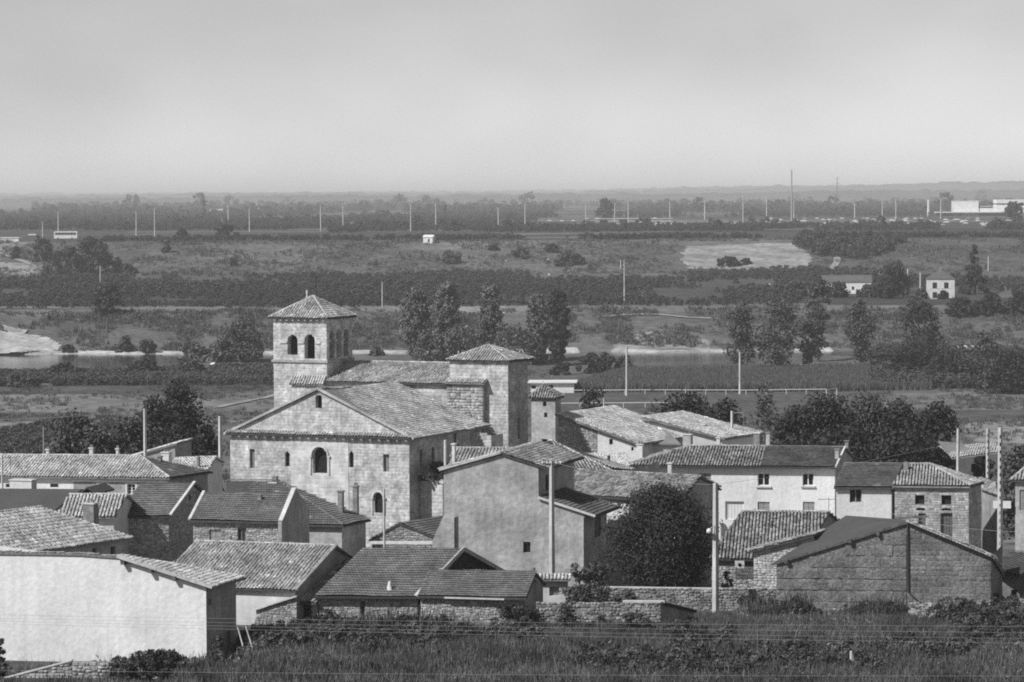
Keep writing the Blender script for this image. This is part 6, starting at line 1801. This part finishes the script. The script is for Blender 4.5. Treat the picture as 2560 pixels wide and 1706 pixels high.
# overhead wires crossing the foreground
def wire(label, a, b, Y0, Y1, sag, r=.012):
    p, q = P(*a, Y0), P(*b, Y1)
    pts = [p + (q - p) * t - np.array([0, 0, sag * 4 * t * (1 - t)]) for t in np.linspace(0, 1, 25)]
    o = MB().tube(pts, r, 5).build('overhead_wire', M['metal']); tag(o, label, 'wire', 'overhead wires')
for i, (ya, yb, lb) in enumerate([(1532, 1568, 'topmost overhead wire crossing the foreground weeds'), (1540, 1584, 'second overhead wire from the top crossing the foreground'),
                                  (1546, 1600, 'third overhead wire from the top crossing the foreground'), (1552, 1612, 'fourth overhead wire crossing the foreground weeds'),
                                  (1672, 1690, 'lowest overhead wire near the bottom edge')]):
    wire(lb, (-300, ya), (2860, yb), 158, 150, .12, .0055)
for lb, a_, b_, Ya, Yb in [('service wire from the beige house pole towards the round tree pole', (1380, 1156), (1789, 1212), 245, 239), ('wire from the round tree pole to the slotted right pole', (1789, 1212), (2500, 1080), 239, 259),
                           ('lower wire crossing the front of the hipped stone house', (2230, 1285), (2560, 1330), 262, 255), ('wire between the white poles at left of the church', (363, 1026), (551, 1046), 315, 332), ('wire leaving the left white pole towards the left edge', (363, 1026), (-200, 1050), 315, 310)]:
    wire(lb, a_, b_, Ya, Yb, .35, .011)
# ---- pitch: rails, goal, lamps, clubhouse
def rail(label, a, b, n, h=1.05):
    p, q = G(*a), G(*b)
    root = thing('pitch_rail', label, 'railing', p)
    pts = [p + (q - p) * i / n for i in range(n + 1)]
    for c in pts: c[2] = float(zt(c[0], c[1]))
    for c in pts:
        MB().tube([c - (0, 0, .2), c + (0, 0, h)], .07, 5).build('rail_post', M['frame'], root)
    MB().tube([c + (0, 0, h) for c in pts], .09, 5).build('rail_bar', M['frame'], root)
rail('far white rail along the maize side of the pitch', (1410, 988), (2066, 985), 13)
rail('near white rail of the pitch behind the raking roofs', (1395, 1021), (1722, 1019), 6)
g0, g1 = G(2066, 1003), G(2092, 998)
gt = thing('goal', 'white goal frame at the right end of the pitch', 'goal', g0)
for nm, a_, b_ in (('goal_post', g0, g0 + (0, 0, 2.44)), ('goal_post', g1, g1 + (0, 0, 2.44)), ('crossbar', g0 + (0, 0, 2.44), g1 + (0, 0, 2.44))):
    MB().tube([a_, b_], .09, 6).build(nm, M['frame'], gt)
pole('tall slim lamp pole at the left of the pitch', 1567, 866, 990, None, 5, name='pitch_lamp', lamp=.5)
pole('tall slim lamp pole at the right of the pitch', 1850, 880, 986, None, 5, name='pitch_lamp', lamp=-.5)
pole('lamp standard with double head behind the squat church tower', 1161, 818, 880, 870, 2.5, 'metal', name='lamp_standard', lamp=.6)
pole('small lamp standard right of the squat tower cap', 1290, 845, 880, 870, 2.5, 'metal', name='lamp_standard', lamp=-.6)
def far_house(name, label, cat, px, base, wpx, hpx, roof, wallm, roofm, wins=(), depth=8, yaw=-6, hip=False, Y=None, over=.3):
    g = G(px, base); Y = g[1]; k = Y / F
    root = thing(name, label, cat, g)
    a = math.radians(yaw); e = np.array([math.cos(a), math.sin(a), 0]); n = np.array([-math.sin(a), math.cos(a), 0]); z3 = np.array([0, 0, 1.0])
    w_, h_, r_ = wpx * k, hpx * k, roof * k
    o = g.copy()
    def q(u, v, z): return o + e * u + n * v + z3 * z
    # walls with real openings
    V, Fs = [], []
    outer = [(0, -1.0), (w_, -1.0), (w_, h_), (0, h_)]
    loops = [[(x0 * w_, y0 * h_), (x1 * w_, y0 * h_), (x1 * w_, y1 * h_), (x0 * w_, y1 * h_)] for x0, y0, x1, y1 in wins]
    fl = [p for lp in [outer] + loops for p in lp]
    for t in tessellate_polygon([[Vector((x, z, 0)) for x, z in lp] for lp in [outer] + loops]):
        c = [fl[i] for i in t]
        ar = (c[1][0] - c[0][0]) * (c[2][1] - c[0][1]) - (c[2][0] - c[0][0]) * (c[1][1] - c[0][1])
        Fs.append(tuple(t) if ar > 0 else tuple(reversed(t)))
    V = [q(x, 0, z) for x, z in fl]
    b0 = len(V)
    V += [q(0, 0, -1), q(w_, 0, -1), q(w_, depth, -1), q(0, depth, -1), q(0, 0, h_), q(w_, 0, h_), q(w_, depth, h_), q(0, depth, h_)]
    Fs += [(b0 + 1, b0 + 2, b0 + 6, b0 + 5), (b0 + 2, b0 + 3, b0 + 7, b0 + 6), (b0 + 3, b0, b0 + 4, b0 + 7)]
    mk('wall', V, Fs, M[wallm], root)
    for lp in loops:
        mk('window', [q(x, .18, z) for x, z in lp], [(0, 1, 2, 3)], M['glass'], root)
    s = over
    if hip:
        V = [q(-s, -s, h_), q(w_ + s, -s, h_), q(w_ + s, depth + s, h_), q(-s, depth + s, h_), q(w_ * .4, depth / 2, h_ + r_), q(w_ * .6, depth / 2, h_ + r_)]
        mk('roof', V, [(0, 1, 5, 4), (1, 2, 5), (2, 3, 4, 5), (3, 0, 4), (3, 2, 1, 0)], roofm, root)
    elif r_ > .01:
        V = [q(-s, -s, h_), q(w_ + s, -s, h_), q(w_ + s, depth + s, h_), q(-s, depth + s, h_), q(-s, depth / 2, h_ + r_), q(w_ + s, depth / 2, h_ + r_)]
        mk('roof', V, [(0, 1, 5, 4), (2, 3, 4, 5), (1, 2, 5), (3, 0, 4), (3, 2, 1, 0)], roofm, root)
    else:
        MB().box(q(w_ / 2, depth / 2, h_ + .15), e * (w_ / 2 + s), n * (depth / 2 + s), z3 * .15).build('roof', roofm, root)
    return root, q, w_, h_
fr = mat('far_tile_roof', .11, .15, .5, .2, island=.1)
far_house('clubhouse', 'white flat roofed clubhouse beside the pitch', 'building', 1327, 982, 108, 24, 0, 'white', M['white'], [(.01, .4, .12, .75), (.42, .1, .52, .8)], 7, -3, over=.7)
rt, q, w_, h_ = far_house('farmhouse', 'tall pale farmhouse with hipped roof among bushes on the right', 'house', 2318, 748, 68, 50, 20, 'plaster', fr, [(.2, .52, .36, .82), (.62, .52, .78, .82), (.2, .04, .36, .34), (.62, .04, .78, .34)], 8, -5, True)
MB().box(q(w_ * .5, 4, h_ + 3.0), (.35, 0, 0), (0, .35, 0), (0, 0, .9)).build('chimney', M['brick'], rt)
for fx_ in (.28, .70):
    for y_ in (.52, .04):
        for s_ in (-.14, .14):
            MB().box(q(w_ * (fx_ + s_), -.05, h_ * (y_ + .15)), (w_ * .05, 0, 0), (0, .03, 0), (0, 0, h_ * .15)).build('shutter', M['frame'], rt)
far_house('farm_building', 'long low white farm building left of the farmhouse', 'building', 2056, 734, 122, 28, 17, 'white', fr, [(.15, .3, .2, .6), (.6, .3, .65, .6)], 9, -4)
far_house('shed', 'tiny white shed alone on the brow of the meadow', 'shed', 1058, 608, 24, 14, 6, 'white', M['white'], [(.5, .1, .7, .7)], 5, -12)
# factory on the plain
rt, q, w_, h_ = far_house('factory', 'white flat roofed factory blocks on the plain at right', 'factory', 2386, 541, 60, 38, 0, 'white', M['white'], [], 30, -2)
kf = w_ / 60
MB().box(q(100 * kf, 14, 12 * kf), (45 * kf, 0, 0), (0, 12, 0), (0, 0, 13 * kf)).build('hall', M['white'], rt)
MB().box(q(165 * kf, 16, 20 * kf), (60 * kf, 0, 0), (0, 12, 0), (0, 0, 21 * kf)).build('hall', M['white'], rt)
MB().box(q(70 * kf, 1.7, 22 * kf), (26 * kf, 0, 0), (0, .2, 0), (0, 0, 1.8 * kf)).build('window_band', M['glass'], rt)
MB().box(q(60 * kf, -4, 10 * kf), (110 * kf, 0, 0), (0, 6, 0), (0, 0, 1.2 * kf)).build('canopy', M['white'], rt)
MB().box(q(60 * kf, 1.5, 4 * kf), (105 * kf, 0, 0), (0, .2, 0), (0, 0, 5 * kf)).build('window_band', M['glass'], rt)
MB().box(q(150 * kf, 3.7, 30 * kf), (60 * kf, 0, 0), (0, .2, 0), (0, 0, 1.5 * kf)).build('window_band', M['glass'], rt)
# long pale canopy and sheds of the motorway stop
far_house('canopy_building', 'long low pale roofed building of the far roadside stop', 'building', 1490, 556, 190, 8, 0, 'grey_shade_plaster', M['frame'], [(.05, .1, .12, .8), (.3, .1, .4, .8), (.6, .1, .7, .8)], 10, 0, over=.5)
far_house('long_shed', 'long pale shed row with dark doors on the far plain', 'building', 1640, 566, 210, 10, 0, 'frame', M['concrete'], [(.24, .0, .30, .8), (.42, 0, .5, .8), (.6, 0, .66, .8), (.8, 0, .86, .8)], 8, 1, over=.4)
for i, (x, y, w_, h_) in enumerate([(415, 521, 70, 5), (525, 528, 34, 5), (610, 527, 46, 5), (1150, 517, 50, 4), (1225, 516, 46, 4), (868, 566, 24, 7), (0, 604, 46, 8), (60, 505, 40, 3), (640, 515, 60, 3), (1700, 508, 50, 3), (330, 518, 40, 3), (1880, 503, 36, 3)]):
    lbs = ['pale strip of hangars on the plain at left', 'small pale hangar left of the pylon', 'pale hangar right of the lattice pylon', 'pale low sheds in the haze at centre', 'second pale low shed in the haze at centre',
           'little pale hut below the orchard poles', 'pale low parapet building at left edge by the road', 'hazy white shed near the left horizon', 'hazy shed row left of the church line', 'hazy shed row right of centre', 'tiny pale shed in the left haze', 'tiny pale shed near the tall mast']
    far_house('far_shed', lbs[i], 'building', x, y, w_, h_, 0, 'white', M['frame'], [], 12, 0)
# lamp poles of the far road
for i, (x, t, bs) in enumerate([(107, 556, 594), (146, 530, 580), (341, 530, 592), (387, 520, 592), (571, 516, 562), (624, 522, 580), (802, 512, 578), (858, 510, 578), (1027, 512, 578), (1090, 508, 576), (1246, 520, 570), (1313, 512, 572),
                                (1465, 508, 564), (1537, 510, 560), (1571, 500, 568), (1675, 505, 545), (1762, 500, 550), (1858, 488, 562), (1917, 490, 562), (1985, 505, 562), (2137, 508, 545), (2206, 500, 556), (2240, 498, 560), (2352, 500, 548)]):
    ORD = 'first second third fourth fifth sixth seventh eighth ninth tenth eleventh twelfth thirteenth fourteenth fifteenth sixteenth seventeenth eighteenth nineteenth twentieth twenty-first twenty-second twenty-third twenty-fourth'.split()
    pole('slim pale lamp pole, %s from the left along the far road' % ORD[i], x, t, bs, None, 2.4, name='road_lamp', lamp=.8 if i % 2 else -.8, group='lamp poles along the far road')
pole('pale pillar sign left of the white factory', 2321, 500, 541, None, 5, 'frame', name='pillar_sign')
pole('very tall striped mast rising above the right horizon', 1979, 424, 562, None, 3.2, 'metal', name='radio_mast')
for lb, x, t, bs, w_ in [('dark lattice pylon on the plain left of the church tower', 510, 500, 562, 18), ('hazy lattice pylon above the right horizon', 2093, 442, 520, 16), ('small dark pylon between the orchard poles', 1113, 512, 560, 8)]:
    g = G(x, bs); zt_ = P(x, t, g[1])[2]; hh = zt_ - g[2]; ww = w_ * g[1] / F
    rt = thing('pylon', lb, 'pylon', g)
    mb = MB()
    for sx_ in (-1, 1):
        for sy_ in (-1, 1):
            mb.tube([g + (sx_ * ww * .22, sy_ * ww * .22, -.2), g + (sx_ * .3, sy_ * .3, hh)], .16, 4)
    for i in range(7):
        f0, f1 = i / 7, (i + 1) / 7
        a0, a1 = ww * .22 * (1 - f0) + .3 * f0, ww * .22 * (1 - f1) + .3 * f1
        mb.tube([g + (-a0, -a0, hh * f0), g + (a1, -a1, hh * f1)], .10, 4); mb.tube([g + (a0, -a0, hh * f0), g + (-a1, -a1, hh * f1)], .10, 4)
    mb.build('lattice_tower', M['blackmetal'], rt)
    for f_ in (.6, .78, .93):
        MB().bar(g + (-ww * .5, 0, hh * f_), g + (ww * .5, 0, hh * f_), .3, .3).build('crossarm', M['blackmetal'], rt)
for lb, x, t, bs in [('left of the two pale farm poles beside the farmhouse', 2270, 672, 742), ('right of the two pale farm poles, nearest the farmhouse', 2301, 682, 742), ('pale post before the roadside thicket at left', 251, 665, 714),
                     ('left of the twin poles on the middle terrace', 1552, 650, 672), ('right of the twin poles on the middle terrace', 1561, 650, 762), ('pale pole behind the conifer', 2471, 640, 678), ('thin pole at the edge of the terrace right of the bell tower', 956, 705, 768)]:
    pole(lb, x, t, bs, None, 4 if 'farm' in lb else 2.5, name='field_pole')
# coach and cars
def wheel(c, r, root, ax):
    t_ = MB().tube([c - ax * .12, c + ax * .12], r, 12).build('wheel', mat('tyre', .03, .1, 3), root)
    MB().tube([c - ax * .13, c - ax * .10], r * .55, 10).build('rim', M['metal'], t_)
g = G(135, 601)
k = g[1] / F; Lc = 58 * k; Hc = 20 * k
rt = thing('coach', 'white coach with dark window band on the far road at left', 'bus', g)
def cq(u, v, z): return g + np.array([u, v, z + .4])
V = [(0, .0, .5), (Lc, 0, .5), (Lc, 0, Hc * .95), (Lc - .4, 0, Hc), (.5, 0, Hc), (0, 0, Hc * .9)]
Vv = [cq(u, v, z) for u, v, z in V] + [cq(u, 2.5, z) for u, v, z in V]
mk('body', Vv, [(0, 1, 2, 3, 4, 5), (11, 10, 9, 8, 7, 6)] + [(i, 6 + i, 6 + (i + 1) % 6, (i + 1) % 6) for i in range(6)], M['white'], rt)
nW = 7
for i in range(nW):
    u0 = .5 + (Lc - 1) * i / nW
    mk('window', [cq(u0 + .06, -.02, Hc * .55), cq(u0 + (Lc - 1) / nW - .06, -.02, Hc * .55), cq(u0 + (Lc - 1) / nW - .06, -.02, Hc * .86), cq(u0 + .06, -.02, Hc * .86)], [(0, 1, 2, 3)], M['glass'], rt)
for u_ in (Lc * .18, Lc * .78): wheel(cq(u_, .1, .48), .5, rt, np.array([0, 1.0, 0]))
mk('windscreen', [cq(Lc + .015, .1, Hc * .45), cq(Lc + .015, 2.4, Hc * .45), cq(Lc + .015, 2.4, Hc * .85), cq(Lc + .015, .1, Hc * .85)], [(0, 1, 2, 3)], M['glass'], rt)
def car(label, px, base, lpx, m='white', group=None, flip=False, detail=True):
    g = G(px, base); k = g[1] / F; L = max(lpx * k, 3.9); s = L / 4.2
    rt = thing('parked_car', label, 'car', g, group)
    P_ = [(0, .3), (4.2, .3), (4.2, .72), (3.2, .85), (2.75, 1.32), (1.35, 1.36), (.7, .9), (.05, .82)]
    if flip: P_ = [(4.2 - x, z) for x, z in P_][::-1]
    def q(u, v, z): return g + np.array([u * s, v * s, z * s + .05])
    n = len(P_)
    V = [q(u, 0, z) for u, z in P_] + [q(u, 1.6, z) for u, z in P_]
    mk('body', V, [tuple(range(n)), tuple(range(2 * n - 1, n - 1, -1))] + [(i, n + i, n + (i + 1) % n, (i + 1) % n) for i in range(n)], M[m], rt)
    if detail:
        for a_, b_, c_, d_ in ((.85, 1.95, 1.95, 1.4), (2.05, 3.05, 2.7, 2.05)):
            if flip: a_, b_, c_, d_ = 4.2 - b_, 4.2 - a_, 4.2 - d_, 4.2 - c_
            mk('window', [q(a_, -.015, .9), q(b_, -.015, .9), q(c_, -.015, 1.28), q(d_, -.015, 1.28)], [(0, 1, 2, 3)], M['glass'], rt)
        for u_ in (.85, 3.35): wheel(q(u_, .12, .28), .31 * s, rt, np.array([0, 1.0, 0]))
    return rt
car('white saloon parked at the edge of the maize field', 1990, 926, 41)
car('white car on the road left of the coach', 70, 590, 20)
car('pale car beside the pole right of the coach', 140, 563, 14)
rngc = random.Random(3)
for i in range(130):
    x = rngc.choice([rngc.uniform(1360, 1700), rngc.uniform(1850, 2560), rngc.uniform(1900, 2500), rngc.uniform(2000, 2400)])
    y = rngc.choice([548, 551, 554, 557.5, 561, 565]) + rngc.uniform(-.5, .5)
    car('tiny pale car in the crowded far car park', x, y, 9, rngc.choice(['white', 'white', 'frame', 'metal', 'flat']), 'cars in the far car park', rngc.random() > .5, False)
# white plank bench on the lower terrace and pale scraps
g = G(450, 722)
rt = thing('white_trestle', 'white plank on low trestles in the dark orchard at left', 'trestle', g)
MB().box(g + (2.6, 0, 1.6), (2.6, 0, 0), (0, .3, 0), (0, 0, .12)).build('plank', M['frame'], rt)
for s_ in (.4, 4.8): MB().box(g + (s_, 0, .7), (.2, 0, 0), (0, .3, 0), (0, 0, .8)).build('leg', M['frame'], rt)
for i, (x, y, w_) in enumerate([(1028, 698, 6), (1265, 655, 7), (1370, 652, 9), (1373, 688, 7), (497, 795, 12), (222, 690, 18), (845, 735, 5), (1260, 785, 8), (1925, 712, 5), (1990, 735, 7), (1780, 900, 8), (534, 915, 18), (685, 1645, 14), (2110, 1588, 30), (2135, 1560, 12), (2030, 1638, 12)]):
    g = G(x, y); r = w_ * g[1] / F / 2
    lbs = ['pale boulder on the left of the middle meadow', 'pale stone beside the scrub on the meadow', 'larger pale stone in the middle meadow', 'pale stone low on the middle meadow', 'heap of pale stones at the track left of the bell tower',
           'pale stone block by the roadside thicket', 'pale stone above the bell tower', 'pale stone near the poplars', 'pale stone below the quarry', 'pale stone left of the farm', 'pale buoy-like stone near the right shore', 'pale stone at the shore beside the willow',
           'pale stone in the weeds beside the white barn', 'white stones lying in the weeds by the barn', 'small white stone near the barn footing', 'pale scrap in the foreground weeds']
    rr_ = np.random.default_rng(i)
    mb = MB(); mb.lathe(g - (0, 0, .1), [(r * rr_.uniform(.8, 1.1), 0), (r * rr_.uniform(.8, 1.1), r * .5), (r * .5, r * .95), (r * .1, r * 1.05)], 7)
    V = np.array(mb.V); V[:, :2] += rr_.normal(0, r * .12, (len(V), 2))
    o = mk('boulder', V, mb.F, M['frame']); tag(o, lbs[i], 'stone')
# low hills on the horizon
def hills(name, Y, prof, seed, m, thick=2500, amp=8, bias=0):
    xs = np.linspace(-700, 3260, 500)
    yt = np.interp(xs, [p[0] for p in prof], [p[1] for p in prof])
    X = (xs - CX) * Y / F
    top = CAM[2] - (yt - 493 + .0044 * (xs - CX) ) / F * Y
    bump = (vnoise(xs, xs * 0, 9, seed) + vnoise(xs, xs * 0, 26, seed + 1) * 1.5 + vnoise(xs, xs * 0, 4, seed + 3) * .6) / 3.1 - .5
    top = top + bump * amp
    gz = CAM[2] - 21.0
    rows_ = [(Y - 300, np.full_like(xs, gz - 3)), (Y - 120, gz + (top - gz) * .45), (Y, top), (Y + thick, top - 12)]
    V = np.concatenate([np.stack([X * (yy_ / Y), np.full_like(xs, yy_), zz_], 1) for yy_, zz_ in rows_]); n = len(xs)
    Q2 = np.array([(r * n + i, r * n + i + 1, (r + 1) * n + i + 1, (r + 1) * n + i) for r in range(3) for i in range(n - 1)])
    tag(link(name, quadmesh(name, V, Q2, None, True), None, m), kind='structure')
hm = mat('wooded_hill', .06, .3, .01, .5, stain=.3, ssc=.003)
hills('hills', 9800, [(-700, 499), (0, 497), (500, 493), (800, 487), (1050, 489), (1300, 487), (1600, 484), (1900, 482), (2200, 476), (2560, 474), (3300, 478)], 3, hm, amp=17)
hills('hills', 14000, [(-700, 492), (0, 489), (300, 488), (800, 480), (1100, 484), (1400, 482), (1700, 472), (2000, 468), (2200, 463), (2330, 456), (2450, 458), (2560, 455), (3300, 460)], 7, hm, amp=19)
hills('hills', 21000, [(-700, 488), (0, 484), (400, 482), (900, 480), (1500, 474), (1800, 466), (2200, 462), (2560, 452), (3300, 452)], 13, hm, amp=26)
# the air between
V = [(x, y, z) for z in (-12, 95) for y in (-120, 26500) for x in (-6500, 6500)]
hz = mk('haze', V, [(0, 2, 3, 1), (4, 5, 7, 6), (0, 1, 5, 4), (2, 6, 7, 3), (0, 4, 6, 2), (1, 3, 7, 5)], None)
hmn = bpy.data.materials.new('pale_haze'); hmn.use_nodes = True
t_ = hmn.node_tree
for n in list(t_.nodes): t_.nodes.remove(n)
pv = t_.nodes.new('ShaderNodeVolumePrincipled'); ou = t_.nodes.new('ShaderNodeOutputMaterial')
pv.inputs['Color'].default_value = (.98, .98, .98, 1); pv.inputs['Density'].default_value = HAZE; pv.inputs['Anisotropy'].default_value = 0
t_.links.new(pv.outputs[0], ou.inputs['Volume'])
hz.data.materials.append(hmn); tag(hz, kind='stuff')

# television aerials on the roofs
for lb, x, t, bs, Y in [('television aerial on the courtyard roof before the white wall', 2072, 1244, 1280, 262), ('television aerial at left edge above the white wall', 26, 1140, 1200, 284), ('thin aerial above the white house eave', 1683, 1120, 1166, 292), ('aerial above the roof with small white chimney', 1636, 1018, 1050, 330)]:
    p0, p1 = P(x, bs, Y), P(x, t, Y)
    rt = thing('television_aerial', lb, 'aerial', p0)
    MB().tube([p0 - (0, 0, .3), p1], .025, 5).build('mast', M['blackmetal'], rt)
    mb = MB(); mb.tube([p1 + (-.9, 0, -.15), p1 + (.6, 0, -.15)], .02, 4)
    for i in range(5): mb.tube([p1 + (-.8 + i * .3, -.3, -.15), p1 + (-.8 + i * .3, .3, -.15)], .015, 4)
    mb.build('antenna_rods', M['blackmetal'], rt)
